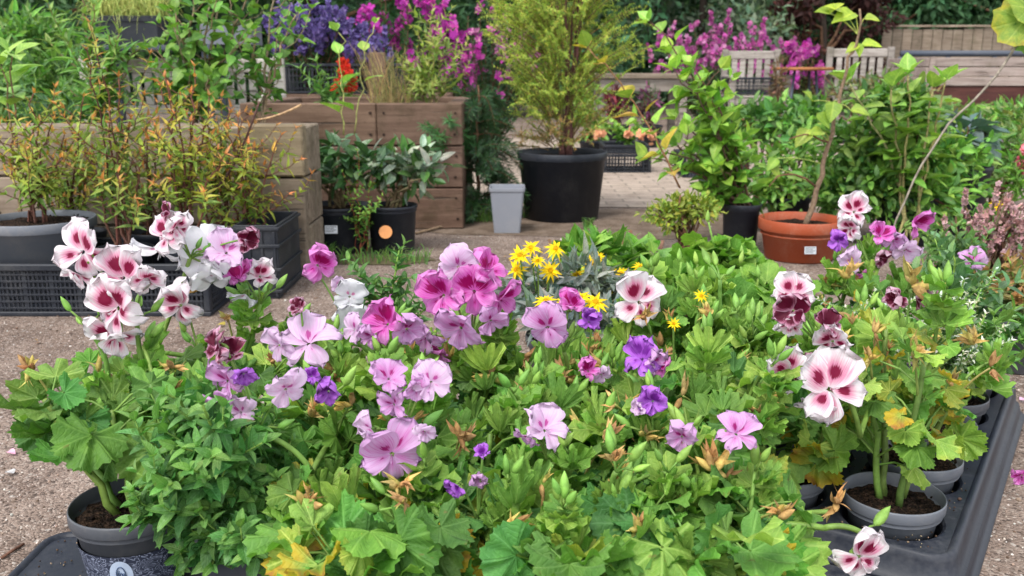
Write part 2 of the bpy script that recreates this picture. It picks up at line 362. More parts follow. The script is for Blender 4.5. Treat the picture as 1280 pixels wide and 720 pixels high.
def oval_leaf(w=.42, fold=.15, droop=.2, nv=5, tip=1.0, base=.55, wav=0.0, nu=4):
    V = []; UV = []
    for i in range(nv+1):
        v = i/nv; hw = .5*w*(sin(pi*min(1, v**base*1.0))**tip if 0 < v < 1 else .02)
        for j in range(nu+1):
            u = j/nu*2-1
            V.append((u*hw, v, fold*abs(u)*hw*2-droop*v*v+wav*sin(v*9+j)*abs(u))); UV.append((u*.5+.5, v))
    k = nu+1
    Q = [(i*k+j, i*k+j+1, (i+1)*k+j+1, (i+1)*k+j) for i in range(nv) for j in range(nu)]
    return np.array(V), np.array(Q), np.array(UV)
OV = [oval_leaf(.46, .25, .18, 7, .72, .78), oval_leaf(.42, .1, .35, 7, .7, .75), oval_leaf(.5, .3, .05, 7, .75, .8)]
OVW = [oval_leaf(.72, .18, .2, 6, .9, .6, .02), oval_leaf(.66, .1, .4, 6, .9, .62, .02), oval_leaf(.78, .25, .1, 6, .9, .6, .03)]
LAN = [oval_leaf(.30, .25, .25), oval_leaf(.26, .15, .5), oval_leaf(.32, .3, .05)]
NEED = [oval_leaf(.13, .2, .15, 3, 1, .6, 0, 2), oval_leaf(.11, .2, .4, 3, 1, .6, 0, 2)]
LOW = [oval_leaf(.55, .2, .2, 2, .9, .6, 0, 2), oval_leaf(.45, .2, .35, 2, .9, .6, 0, 2)]
def blossom(n=5, w=.75, cup=.3):
    V = []; Q = []; UV = []
    for k in range(n):
        a = 2*pi*k/n; ca, sa = cos(a), sin(a); b = len(V)
        for (x, y) in ((-.08, .05), (.08, .05), (-.5*w, .6), (.5*w, .6), (-.25*w, 1), (.25*w, 1)):
            V.append((x*ca-y*sa, x*sa+y*ca, cup*y*y+.02*k)); UV.append((x+.5, y))
        Q += [(b, b+1, b+3, b+2), (b+2, b+3, b+5, b+4)]
    return np.array(V), np.array(Q), np.array(UV)
BLO = [blossom(5, .75, .3), blossom(5, .9, -.1), blossom(4, .9, .2)]
def spindle(n=6, m=5, belly=.32):
    V = []; UV = []
    for i in range(m+1):
        v = i/m; r = belly*(sin(pi*v**.75)**.8 if 0 < v < 1 else .03)
        for j in range(n):
            a = 2*pi*j/n; V.append((r*cos(a), v, r*sin(a))); UV.append((j/n, v))
    Q = [(i*n+j, (i+1)*n+j, (i+1)*n+(j+1) % n, i*n+(j+1) % n) for i in range(m) for j in range(n)]
    return np.array(V), np.array(Q), np.array(UV)
SPIN = spindle(); SPINF = spindle(7, 6, .18); STAR = spindle(6, 4, .09)

def petal(mb, base, pdir, nrml, L, Wd, ruf, bend, strength, nu=10, nv=9):
    M = basis(pdir, nrml); ph = U(0, 6); ph2 = U(0, 6); rnd = U(0, 1)
    V = []; UV = []; kf = U(2.2, 3.6); tw = U(-.45, .45)
    for i in range(nv+1):
        v = i/nv; hw = .5*Wd*(v**.5)*math.sqrt(max(0.0, 1-(max(0, v-.5)/.5)**3.4))+.03*Wd
        ang = bend*v; y = L*(sin(ang)/bend if abs(bend) > 1e-3 else v); zz = -L*((1-cos(ang))/bend if abs(bend) > 1e-3 else 0)
        for j in range(nu+1):
            u = j/nu*2-1
            rz = ruf*L*(v**1.6)*(sin(u*kf*1.6+ph)*.55+sin(u*kf*3.4+ph2)*.35*abs(u)+.25*sin(v*9+ph2+u*2)*v)
            cup = .22*L*u*u*v*(1-v*.7)
            V.append((u*hw*(1-.05*sin(v*8+ph))+tw*v*v*hw*.3, y*(1-.12*u*u*v)*(1+.05*v**4*sin(u*11+ph2)), zz+rz+cup+tw*u*v*hw+.07*L*v**4*sin(u*13+ph))); UV.append((u*.5+.5, v))
    k = nu+1
    Q = [(i*k+j, i*k+j+1, (i+1)*k+j+1, (i+1)*k+j) for i in range(nv) for j in range(nu)]
    mb.put((np.array(V), np.array(Q), np.array(UV)), M, base, 1.0, (strength, rnd, U(0, 1), 1))
def flower(mb, c, axis, upv, size, opn=1.15, ruf=.10, kind='burg'):
    """regal pelargonium bloom: two broad upper petals, three narrower lower ones round a short throat"""
    a = nrm(nrm(axis)+rng.normal(0, .27, 3)); u = np.asarray(upv, float); u = nrm(u-a*np.dot(u, a)); r = np.cross(a, u); R0 = size*.5
    lo = .85 if kind in ('burg', 'dark') else .25
    for az, L, w, st, dop in ((31, 1.2, 1.42, 1.0, -.22), (-31, 1.2, 1.42, 1.0, -.22), (180, .92, .84, lo, .22), (112, .98, .9, lo, .12), (-112, .98, .9, lo, .12)):
        az = rad(az+U(-13, 13)); rd = cos(az)*u+sin(az)*r; op = opn+dop+U(-.28, .2)+(U(.3, .7) if rng.random() < .18 else 0)
        d = cos(op)*a+sin(op)*rd; nn = sin(op)*a-cos(op)*rd
        petal(mb, c-a*R0*.25+rd*R0*.06, d, nn, R0*L*U(.93, 1.07), R0*w*U(.9, 1.1), ruf*U(1.0, 2.0), U(.1, .95)+(U(.4, 1.0) if rng.random() < .22 else 0), st*U(.75, 1.1))
    for k in range(4):                                                              # stamens leaning out of the throat
        e = c+a*R0*U(.02, .2)-u*R0*U(.05, .2)+r*R0*U(-.1, .1); p = c-a*R0*.2; mb.tube(bez(p, (p+e)/2-u*R0*.04, e, 4), [R0*.018, R0*.012], 4, (1, .5, .5, 1), False)
# ------------------------------------------------------------------ colours of leaves (albedo)
FRESH = (.142, .305, .052); MIDG = (.078, .195, .044); LIME = (.245, .40, .074); DEEP = (.035, .095, .026); DARK = (.042, .10, .040)
YEL = (.50, .36, .04); ORG = (.36, .15, .035); REDB = (.20, .055, .03); SAGE = (.22, .27, .20); BLUEG = (.10, .17, .15)
TAN = (.52, .34, .13); BROWN = (.11, .06, .035); STEMG = (.15, .26, .05)

# ------------------------------------------------------------------ generic plant builders (world coordinates)
def put_leaf(mb, Ts, at, d, nh, size, c):
    mb.put(Ts[int(rng.integers(len(Ts)))], basis(d, nh), np.asarray(at), size, c)
def sprig(mbS, mbL, pts, r, Ts, size, gap, col, pair=2, ang=55, t0=.15, shrink=.5, scol=BROWN, petiole=0.0, sides=5, up=.35, tip=True):
    pts = np.asarray(pts, float); seg = np.linalg.norm(np.diff(pts, axis=0), axis=1); Lt = seg.sum(); cum = np.concatenate([[0], np.cumsum(seg)])/Lt
    if mbS is not None: mbS.tube(pts, r, sides, vary(scol, .15))
    n = max(2, int(Lt*(1-t0)/gap)); az0 = U(0, 6)
    for k in range(n+1):
        t = t0+(1-t0)*k/n
        p = np.array([np.interp(t, cum, pts[:, a]) for a in range(3)]); p2 = np.array([np.interp(min(1, t+.03), cum, pts[:, a]) for a in range(3)]); p1 = np.array([np.interp(max(0, t-.03), cum, pts[:, a]) for a in range(3)])
        tg = nrm(p2-p1); a = nrm(np.cross(tg, [0.3, .2, 1] if abs(tg[2]) < .9 else [1, 0, .2])); b = np.cross(tg, a)
        np_ = pair if k < n else (pair+1 if tip else pair)
        for q in range(np_):
            az = az0+k*(pi/2 if pair == 2 else 2.4)+q*2*pi/np_+U(-.3, .3)
            rd = cos(az)*a+sin(az)*b; an = rad(ang*U(.75, 1.25)) if k < n else rad(ang*.55)
            d = nrm(cos(an)*tg+sin(an)*rd+np.array([0, 0, up*U(-.3, 1)*.5]))
            s = U(*size)*(1-shrink*max(0, (t-.5)*2)*U(.6, 1.1)); at = p
            if petiole:
                at = p+d*petiole*U(.6, 1.2)
                if mbS is not None: mbS.tube([p, (p+at)/2-np.array([0, 0, petiole*.05]), at], [.0012*petiole*25, .0009*petiole*25], 4, vary(scol, .1), False)
            put_leaf(mbL, Ts, at, d, nrm(tg+np.array([0, 0, .8])-.2*rd), s, col(t))
def cloud(mb, c, rad3, n, Ts, size, col, shell=.5, lump=.25, zmin=None, upb=.6):
    """leaves through an uneven ellipsoid; their axis points outward and down, their face up and out"""
    c = np.asarray(c, float); rad3 = np.asarray(rad3, float); ph = rng.uniform(0, 6, 6)
    for _ in range(n):
        d = nrm(rng.normal(0, 1, 3)); k = 1+lump*(sin(3*d[0]+ph[0])*sin(4*d[2]+ph[1])+.6*sin(6*d[1]+ph[2])*sin(7*d[0]+ph[3]))
        q = (shell+(1-shell)*rng.random())*k if rng.random() < .75 else rng.random()*k
        p = c+d*rad3*q
        if zmin is not None and p[2] < zmin: p[2] = zmin+U(0, .03)
        ax = nrm(d+rng.normal(0, .55, 3)+np.array([0, 0, .1])); nh = nrm(d*.6+np.array([0, 0, upb])+rng.normal(0, .35, 3))
        put_leaf(mb, Ts, p, ax, nh, U(*size), col(p, d))
def clumps(mb, cs, n, Ts, size, col, **kw):
    for c, r in cs:
        tone = U(.65, 1.35)
        cloud(mb, c, r, n, Ts, size, (lambda tn: (lambda p, d: vary(np.array(col)*tn, .22, .1)))(tone), **kw)
def C1(*cs, a=.2):
    return lambda *_: vary(cs[int(rng.integers(len(cs)))], a)
def pot_prof(r, h, taper=.76, rim=.018, rt=.006, soil=.018):
    rb = r*taper; k = max(.0022, r*.03)
    return [(0.001, .004), (rb*.9, .004), (rb*.93, 0), (rb, .004), (mixr(rb, r-rt, (h-rim)/h), h-rim-.003), (r-rt*.2, h-rim), (r, h-rim+.002), (r, h-.003), (r-k*.4, h), (r-k, h-.001), (r-k-.001, h-soil-.006)]
def mixr(a, b, t): return a*(1-t)+b*t
def pot(parent, c, r, h, mat, taper=.76, rim=.018, soil=.018, rings=(), seg=48):
    mb = MB(); mb.lathe(pot_prof(r, h, taper, rim, .006, soil), c, seg)
    po = mb.build('pot', mat, parent)
    ms = MB(); rs = r-max(.0022, r*.03)-.003
    ms.lathe([(rs, h-soil-.002), (rs*.8, h-soil+.003), (rs*.55, h-soil+.001), (rs*.3, h-soil+.006), (.001, h-soil+.004)], c, 40, None, jit=.0022)
    for _ in range(int(60*r/.07)):
        a, q = U(0, 6.28), math.sqrt(U(0, .9))*rs; s = U(.002, .006); p = np.array(c)+[q*cos(a), q*sin(a), h-soil+.002]
        ms.put(SPIN, basis(rng.normal(0, 1, 3), rng.normal(0, 1, 3)), p, s*1.6, None)
    ms.build('soil', M_SOIL, parent)
    return po

# ------------------------------------------------------------------ setting: ground, paving
mb = MB(); mb.raw([(-60, -8, 0), (60, -8, 0), (60, 90, 0), (-60, 90, 0)], [(0, 1, 2, 3)]); tag(mb.build('ground', M_GROUND, None, False), kind='structure')
mb = MB(); mb.raw([(-.9, 4.75, .004), (2.6, 4.62, .004), (3.4, 9.4, .004), (-1.2, 9.4, .004)], [(0, 1, 2, 3)]); tag(mb.build('paving', M_PAVE, None, False), kind='structure')
m_ = MB(); an = np.arange(40)*2*pi/40; m_.raw(np.stack([.35+.95*np.cos(an)*(1+.1*np.sin(3*an)), 4.22+.40*np.sin(an)*(1+.12*np.cos(5*an)), np.full(40, .002)], 1).tolist()+[(.35, 4.22, .002)], (), [(40, j, (j+1) % 40) for j in range(40)]); tag(m_.build('bare_earth', M_SOILG, None, False), kind='structure')
# loose grit and crumbs of bark lying on the ground
mb = MB(); STONE = spindle(5, 3, .42)
for _ in range(5200):
    y = 1.0+3.3*rng.random()**1.5; x = U(-.62, .62)*y*1.1
    if rng.random() < .35 and y < 1.8: x = (-1 if rng.random() < .5 else 1)*U(.42, .62)*y
    s = U(.0015, .0055)*(1 if rng.random() < .93 else 2); c = [(.42, .35, .30), (.25, .18, .14), (.5, .46, .42), (.10, .065, .045)][int(rng.integers(4))]
    mb.put(STONE, basis(rng.normal(0, 1, 3)*[1, 1, .3], rng.normal(0, 1, 3)), np.array([x, y, s*.15]), s, vary(c, .2, .03))
tag(mb.build('grit', M_BARK, None, False), kind='stuff')

# ------------------------------------------------------------------ raised timber planters
def course_planter(name, label, x0, x1, y0, y1, h, mat, ncourse, joints, soil=True, rz=0):
    """sleeper walls laid in courses, corner blocks, soil inside"""
    t = thing(name, label, 'planter', ((x0+x1)/2, y0, 0)); th = .075; ch = h/ncourse
    for k in range(ncourse):
        z0 = k*ch+.0015; z1 = (k+1)*ch-.004
        js = [x0]+[x0+(x1-x0)*j for j in joints[k % len(joints)]]+[x1]
        m = MB()
        for a, b in zip(js[:-1], js[1:]):
            g = U(.85, 1.12); m.box((a+.0015, y0+U(0, .004), z0), (b-.0015, y0+th, z1), .005, (g, g*U(.97, 1.02), g*U(.95, 1.02), 1))
            for xs in (a+.03, b-.03):
                for zs in (z0+ch*.25, z0+ch*.75):
                    an = np.arange(10)*2*pi/10; q = U(.0045, .006); m.raw(np.concatenate([np.stack([xs+U(-.006, .006)+q*np.cos(an), np.full(10, y0-.0015), zs+q*np.sin(an)], 1), np.stack([xs+q*np.cos(an), np.full(10, y0+.006), zs+q*np.sin(an)], 1)]), [(j, (j+1) % 10, 10+(j+1) % 10, 10+j) for j in range(10)]+[(0, 1, 2, 9), (2, 3, 8, 9), (3, 4, 7, 8), (4, 5, 6, 7)], (), None, (.22, .2, .19, 1))
        g = U(.85, 1.1); m.box((x0+.001, y0+th+.002, z0), (x0+th, y1-th-.002, z1), .005, (g, g, g, 1)); m.box((x1-th, y0+th+.002, z0), (x1-.001, y1-th-.002, z1), .005, (g*.95, g*.95, g*.95, 1))
        m.box((x0, y1-th, z0), (x1, y1, z1), .005, (g, g, g, 1))
        m.build('sleeper_course', mat, t, False)
    m = MB(); nx, ny = 30, 12; xs = np.linspace(x0+th, x1-th, nx); ys = np.linspace(y0+th, y1-th, ny)
    V = [(x, y, h-.05+rng.normal(0, .008)) for y in ys for x in xs]; Q = [(j*nx+i, j*nx+i+1, (j+1)*nx+i+1, (j+1)*nx+i) for j in range(ny-1) for i in range(nx-1)]
    m.raw(V, Q).build('soil', M_SOIL, t)
    return t
tp = course_planter('timber_planter', 'weathered greyish timber planter with squared end block behind the rusty orange shrubs', -2.7, -.70, 3.15, 3.38, .51, M_WGRY, 3, [[.3, .69], [.45, .86], [.2, .69]])
m = MB(); m.box((-.90, 3.085, .345), (-.695, 3.146, .517), .006, (.95, .95, .8, 1)); m.box((-.90, 3.09, .0), (-.70, 3.146, .338), .006, (.8, .8, .78, 1)); m.build('end_block', M_WGRY, tp, False)
course_planter('sleeper_planter', 'dark brown raised bed of stacked sleepers beside the small grey pot', -1.18, -.215, 4.05, 5.0, .555, M_WBRN, 3, [[.2], [.3], [.613]])

# ------------------------------------------------------------------ trays in the foreground
def rrect(w, l, r, n=10):
    P = []
    for cx, cy, a0 in ((w-r, l-r, 0), (r, l-r, 90), (r, r, 180), (w-r, r, 270)):
        for k in range(n+1):
            a = rad(a0+90*k/n); P.append((cx+r*cos(a), cy+r*sin(a)))
    return np.array(P)
def tray(name, label, org, rot, w, l, ztop, zbot, holes=None, r=.045):
    t = thing(name, label, 'tray', (org[0], org[1], zbot), 'black plastic carry trays')
    ca, sa = cos(rot), sin(rot)
    def X(P, z): P = np.asarray(P); return np.stack([org[0]+P[:, 0]*ca-P[:, 1]*sa, org[1]+P[:, 0]*sa+P[:, 1]*ca, np.broadcast_to(z, (len(P),))], 1)
    def ins(d): return rrect(w-2*d, l-2*d, max(.01, r-d))+d
    rings = [(0.0, zbot), (-.004, zbot+.003), (-.004, zbot+.007), (.002, zbot+.009), (.006, ztop-.010), (.008, ztop-.003), (.011, ztop), (.015, ztop+.0005), (.018, ztop-.001), (.0205, ztop-.004)]
    m = MB(); Rg = [X(ins(d), z) for d, z in rings]; k = len(Rg[0])
    Q = [(i*k+j, (i+1)*k+j, (i+1)*k+(j+1) % k, i*k+(j+1) % k) for i in range(len(Rg)-1) for j in range(k)]
    m.raw(np.concatenate(Rg), Q).build('rim', M_TRAY, t)
    m = MB(); zd = ztop-.004; inner = ins(.0205)
    if holes:
        nx, ny, px, py, hr = holes; ox = (w-nx*px)/2; oy = (l-ny*py)/2; nn = 48; ang = np.arange(nn)*2*pi/nn
        bb = (ox, oy, ox+nx*px, oy+ny*py); cx, cy = w/2, l/2
        aa = np.sort(np.concatenate([np.linspace(0, 2*pi, 120, False), [math.atan2(b-cy, a-cx) % (2*pi) for a in (bb[0], bb[2]) for b in (bb[1], bb[3])]]))
        def hit(poly_half_w, poly_half_l): return np.array([min(poly_half_w/max(1e-6, abs(cos(a))), poly_half_l/max(1e-6, abs(sin(a)))) for a in aa])
        ri = hit(nx*px/2, ny*py/2); IN = np.stack([cx+ri*np.cos(aa), cy+ri*np.sin(aa)], 1)
        # outer: point of the rounded outline nearest the same bearing
        ia = np.arctan2(inner[:, 1]-cy, inner[:, 0]-cx) % (2*pi); o = np.argsort(ia); rr = np.hypot(inner[:, 0]-cx, inner[:, 1]-cy)[o]; ia = ia[o]
        ro = hit(w/2-.0205, l/2-.0205); OUT = np.stack([cx+ro*np.cos(aa), cy+ro*np.sin(aa)], 1)
        na = len(aa); m.raw(np.concatenate([X(OUT, zd), X(IN, zd)]), [(j, (j+1) % na, na+(j+1) % na, na+j) for j in range(na)])
        for i in range(nx):
            for j in range(ny):
                c = np.array([ox+(i+.5)*px, oy+(j+.5)*py]); rs = np.array([min(px/2/max(1e-6, abs(cos(a))), py/2/max(1e-6, abs(sin(a)))) for a in ang])
                cir = lambda q: np.stack([c[0]+q*np.cos(ang), c[1]+q*np.sin(ang)], 1)
                L = [X(cir(rs), zd), X(cir(hr+.004), zd), X(cir(hr), zd-.003), X(cir(hr*.86), zbot+.012), X(cir(.004), zbot+.011)]
                m.raw(np.concatenate(L), [(a*nn+b, a*nn+(b+1) % nn, (a+1)*nn+(b+1) % nn, (a+1)*nn+b) for a in range(4) for b in range(nn)])
    else:
        c = np.array([[w/2, l/2]]); L = [inner, inner*.5+c*.5, inner*.02+c*.98]; m.raw(np.concatenate([X(q, zd) for q in L]), [(a*k+b, a*k+(b+1) % k, (a+1)*k+(b+1) % k, (a+1)*k+b) for a in range(2) for b in range(k)])
    m.build('deck', M_TRAY, t, False)
    return t
TA = (-.68, .80)
tray('plant_tray', 'flat black plastic tray under the ornate patterned pot in the bottom left corner', TA, 0, .60, .43, .045, .016)
tray('plant_tray', 'lower black tray whose thin rim shows under the bottom left tray', (TA[0]-.014, TA[1]-.01), 0, .628, .45, .0185, .0)
RT = rad(-33); RO = np.array([.578, 1.072]); RL = np.array([.545, .839]); RW = np.array([-.839, .545]); RWD, RLN = .373, .87
def RP(al, lf): return RO+RL*al+RW*lf
ro = RP(0, RWD)                                # front left corner; the tray's own x axis runs to the right
def rtray(label, grow, zt, zb, holes): 
    o = RP(-grow, RWD+grow); return tray('plant_tray', label, (o[0], o[1]), RT, RWD+2*grow, RLN+2*grow, zt, zb, holes)
rtray('black tray with round sockets holding the yellowing geraniums on the right', 0, .074, .026, (2, 5, .165, .165, .0685))
rtray('lower black tray stacked beneath the socketed tray on the right', .012, .030, .0, None)

# ------------------------------------------------------------------ potted regal geraniums
def bud(mb, p, d, s, c): put_leaf(mb, [SPIN], p, d, rng.normal(0, 1, 3), s, c)
def umbel_parts(par, kind_list, centre, stem_from, stems, stemr=.0032, nbud=4, budlen=.026, budtop=None):
    """peduncle, pedicels with calyx, flowers (each a part) and a fan of buds"""
    centre = np.asarray(centre)
    p0 = np.asarray(stem_from); mid = (p0+centre)/2+np.array([U(-.015, .015), U(-.01, .01), .01])
    stems.tube(bez(p0, mid, centre, 9), [stemr*1.15, stemr], 7, vary(STEMG, .1))
    for (c, ax, up, size, opn, ruf, kind) in kind_list:
        fb = c-nrm(ax)*(size*.125+.015*size/.06); pm = (centre+fb)/2+np.array([0, 0, .006]); pts = bez(centre, pm, fb, 6)
        stems.tube(pts, [stemr*.55, stemr*.45], 6, vary(STEMG, .1))
        for q in range(5):                                                        # calyx
            a = 2*pi*q/5; M = basis(nrm(ax), [0.2, .1, 1]); d = nrm(ax)*.85+(M[:, 0]*cos(a)+M[:, 2]*sin(a))*.5
            put_leaf(stems, [SPINF], fb-nrm(ax)*.003, d, rng.normal(0, 1, 3), .017*size/.06, vary(STEMG, .12))
        m = MB(); flower(m, c, ax, up, size, opn, ruf, kind); m.build('flower', M_PET[kind], par)
    if nbud:
        m = MB()
        for q in range(nbud):
            d = nrm(np.array([U(-1, 1), U(-.35, 1), U(.1, 1.2)])); L = U(.018, .04); e = centre+d*L
            m.tube([centre, (centre+e)/2+[0, 0, .004], e], [.0016, .0014], 5, vary(STEMG, .1)); put_leaf(m, [SPINF], e-d*.003, d+[0, 0, .3], [1, .2, .1], U(.8, 1.35)*budlen, vary(mix(FRESH, LIME, U(0, .7)), .15))
        m.build('bud_cluster', M_STEM, par)
def withered(par, p, s=.022, n=4, cols=(TAN, (.52, .40, .12), (.42, .24, .10))):
    m = MB(); s *= .72
    for q in range(n):
        d = nrm(rng.normal(0, .5, 3)+[0, -.2, U(.2, 1)]); c = vary(cols[int(rng.integers(len(cols)))], .2)
        put_leaf(m, [SPINF], p+rng.normal(0, s*.08, 3), d, rng.normal(0, 1, 3), s*U(.8, 1.3), c)
        for k in range(3):
            d2 = nrm(d+rng.normal(0, .35, 3)); put_leaf(m, LAN, p+d*s*.3, d2, rng.normal(0, 1, 3), s*U(.7, 1.2), vary(c, .2))
    m.build('withered_bloom', M_DRY, par)
def geranium(name, label, xy, zr, h, spread, nleaf, pm=M_POTM, potr=.075, poth=.12, col=(MIDG, FRESH, FRESH), leafr=(.022, .040), yel=.06, umbels=(), nwith=2, nyoung=34, group='regal geraniums in pots', lean=(0, 0), nstem=6, blank=None, nshoot=3):
    x, y = xy; z0 = zr-poth; t = thing(name, label, 'potted geranium', (x, y, z0), group)
    pot(t, (x, y, z0), potr, poth, pm)
    L = MB(); ST = MB(); base = np.array([x, y, zr-.015]); tips = []
    for k in range(nstem):
        a = 2*pi*k/nstem+U(-.4, .4); q = spread*U(.25, .65)
        tip = base+np.array([cos(a)*q+lean[0], sin(a)*q+lean[1], (h-.05)*U(.72, 1.0)]); ctl = base+np.array([cos(a)*q*.75+lean[0]*.4, sin(a)*q*.75+lean[1]*.4, h*.35])
        b0 = base+np.array([cos(a), sin(a), 0])*potr*.25; pts = wob(bez(b0, ctl, tip, 9), .002); ST.tube(pts, [.0055, .0042, .0034], 7, vary(mix(STEMG, BROWN, U(0, .25)), .1)); tips.append(pts)
    for k in range(nleaf):
        pts = tips[k % nstem]; f = U(.12, 1.0); i = f*(len(pts)-1); i0 = int(min(i, len(pts)-2)); node = pts[i0]*(1-(i-i0))+pts[i0+1]*(i-i0)
        a = k*2.39996+U(-.5, .5); out = np.array([cos(a), sin(a), 0]); rel = node-base; out2 = nrm(out+.9*np.array([rel[0], rel[1], 0])/max(.03, spread))
        pl = U(.03, .075)*(1.15-.45*f); e = node+out2*pl+np.array([0, 0, pl*U(.15, .9)])
        r = U(*leafr)*(1.2-.45*f)
        if blank is not None and blank(e): continue
        ST.tube([node, (node+e)/2+np.array([0, 0, pl*.12]), e], [.0018, .0014], 5, vary(STEMG, .12), False)
        d = nrm(out2*U(.5, 1.1)+np.array([0, 0, U(-.55, .35)])+rng.normal(0, .3, 3)); nh = nrm(np.array([0, -.3, 1.0])+out2*U(0, 1.1)+rng.normal(0, .42, 3))
        c = vary(col[int(rng.integers(len(col)))], .34, .12); al = 0.0
        if rng.random() < yel: al = U(.2, .72); c = vary(mix(LIME, YEL, U(0, .35)), .15)
        c = np.concatenate([c[:3], [al]])
        put_leaf(L, FANS, e, d, nh, r, c)
    for k in range(nyoung):                                                        # small pleated leaves round each growing tip
        pts = tips[k % nstem]; f = 1-U(0, .4)**1.3; tp = np.array([np.interp(f*(len(pts)-1), np.arange(len(pts)), pts[:, q]) for q in range(3)])+rng.normal(0, .01, 3); a = U(0, 6.28)
        d = nrm(np.array([cos(a), sin(a), U(.2, 1.6)])); e = tp+d*U(.010, .045); ST.tube([tp, e], [.0014, .0012], 5, vary(STEMG, .1), False)
        put_leaf(L, YOUNG, e, d, nrm(np.array([-cos(a), -sin(a), 1.0])+rng.normal(0, .4, 3)), U(.022, .046), vary(mix(MIDG, LIME, U(.2, 1)), .25))
    for k in range(nshoot if nshoot > 4 or rng.random() < .5 else max(1, nshoot//2)):                                                        # slender shoots with fans of unopened buds above the leaves
        p0 = tips[k % nstem][-2]; e = tips[k % nstem][-1]+np.array([U(-.06, .06), U(-.06, .04), U(.025, .085)]); ST.tube(bez(p0, [(p0[0]+e[0])/2, (p0[1]+e[1])/2, e[2]-.01], e, 7), [.0028, .0022], 6, vary(mix(STEMG, LIME, .3), .1))
        m = MB()
        for q in range(int(rng.integers(2, 5))):
            d = nrm(np.array([U(-.7, .7), U(-.7, .7), U(.6, 1.4)])); b_ = e+d*U(.008, .02); m.tube([e, b_], [.0014, .0012], 5, vary(STEMG, .1)); put_leaf(m, [SPINF], b_-d*.002, d, [1, .2, .1], U(.018, .034), vary(mix(FRESH, LIME, U(0, .8)), .15))
        m.build('bud_cluster', M_STEM, t)
        for q in range(8):
            a = U(0, 6.28); d = nrm([cos(a), sin(a), U(.1, 1.6)]); put_leaf(L, YOUNG, e-[0, 0, U(.005, .06)]+d*.006, d, nrm([-cos(a)*.6, -sin(a)*.6, 1.0]), U(.018, .040), vary(mix(FRESH, LIME, U(0, 1)), .2))
    L.build('foliage', M_FAN, t)
    for k in range(nwith+1):                                                       # dried heads hanging on among the young leaves
        e = tips[k % nstem][-1]+np.array([U(-.04, .04), U(-.06, .0), U(.005, .05)]); p0 = tips[k % nstem][-3]; ST.tube(bez(p0, (p0+e)/2+np.array([0, 0, .012]), e, 6), [.002, .0015], 5, vary(mix(STEMG, TAN, U(0, .6)), .1)); withered(t, e, U(.020, .034), int(rng.integers(2, 5)))
    for um in umbels:
        fl = []
        for f in um['f']:
            px, py, spx, kind, fx, fy = f[:6]; opn = f[6] if len(f) > 6 else 1.12; ruf = f[7] if len(f) > 7 else .10; Y = um['y']+U(-.012, .012)+(f[8] if len(f) > 8 else 0)
            c = W(px, py, Y); ax = nrm(np.array([fx, -.75, fy])); up = nrm(np.array([U(-.3, .3), .25, 1.0])); size = 1.02*spx*S(np.dot(c-[0, 0, CAMZ], [0, cos(PITCH), -sin(PITCH)]))
            fl.append((c, ax, up, size*U(.9, 1.08), opn, ruf, kind))
        if 'c' in um: cc = W(um['c'][0], um['c'][1], um['y']+.02)
        elif fl: cc = np.mean([q[0] for q in fl], 0)+np.array([0, .03, -.035])
        src = min(tips, key=lambda p: np.linalg.norm(p[-2]-cc))[-3]
        if 's' in um:
            s0 = src; src = W(um['s'][0], um['s'][1], um['y']+.03); ST.tube(bez(s0, (s0+src)/2+np.array([0, 0, .012]), src, 8), [.0042, .0036], 7, vary(STEMG, .1))
        umbel_parts(t, fl, cc, src, ST, nbud=(um.get('b', 4)*2+2)//3)
        for q in um.get('w', ()): withered(t, W(q[0], q[1], um['y']), q[2]*S(um['y']), 4)
    ST.build('stem', M_STEM, t)
    return t
# ------------------------------------------------------------------ the far end: trees, hedge, fence
def tree(label, x, y, h, rx, col, nl, size, crown0=.05, clump=26, group='trees at the back of the garden'):
    t = thing('tree', label, 'tree', (x, y, 0), group); m = MB()
    tr = wob(bez([x, y, 0], [x+U(-.2, .2), y, h*.4], [x+U(-.4, .4), y, h*.85], 10), .02); m.tube(tr, [h*.016, h*.012, h*.005], 9, (.035, .026, .02))
    L = MB(); cs = []
    for k in range(clump):
        a = U(0, 6.28); f = U(crown0, 1); q = rx*math.sqrt(U(.1, 1))*(1-.55*abs(f-.45)); p = np.array([x+q*cos(a), y+q*sin(a)*.8, h*f]); s = U(.22, .42)*rx
        cs.append((p, (s, s, s*.75))); i = tr[int(min(9, f*9))]
        if k % 2 == 0: m.tube(wob(bez(i-[0, 0, .2], (i+p)/2+[0, 0, .1], p, 6), .03), [h*.008, h*.002], 5, BROWN)
    m.build('trunk', M_BARK, t)
    clumps(L, cs, int(nl*1.6)//clump, LOW, (size[0]*1.15, size[1]*1.2), col, shell=.5, lump=.35); L.build('crown', M_BLUR, t)
tree('dark dense evergreen tree filling the top left corner behind the pale fluffy shrub', -5.6, 10.5, 4.2, 1.9, DARK, 5200, (.07, .14))
tree('dark tree standing behind the purple blooms', -2.6, 12.0, 4.5, 2.0, DARK, 5200, (.08, .15))
tree('deep green tree behind the tall golden conifer', .6, 13.5, 4.8, 2.0, (.046, .11, .052), 5600, (.08, .16))
tree('greyish green willowy tree above the far magenta flowers', 3.0, 15.0, 4.5, 1.9, (.11, .16, .10), 5000, (.07, .15))
tree('reddish brown leaved tree between the two slatted seats', 4.75, 14.2, 4.0, .8, (.055, .022, .020), 2600, (.07, .13))
tree('dark ivy covered tree behind the right hand slatted seat', 6.3, 16.6, 4.5, 1.3, (.042, .10, .042), 5200, (.08, .16))
tree('dark evergreen behind the board fence at far right', 9.2, 16.5, 5.0, 2.4, DARK, 5200, (.09, .18))
tree('mid green tree rising in the top right corner', 12.2, 15.2, 5.0, 2.2, (.04, .095, .03), 4600, (.09, .18))
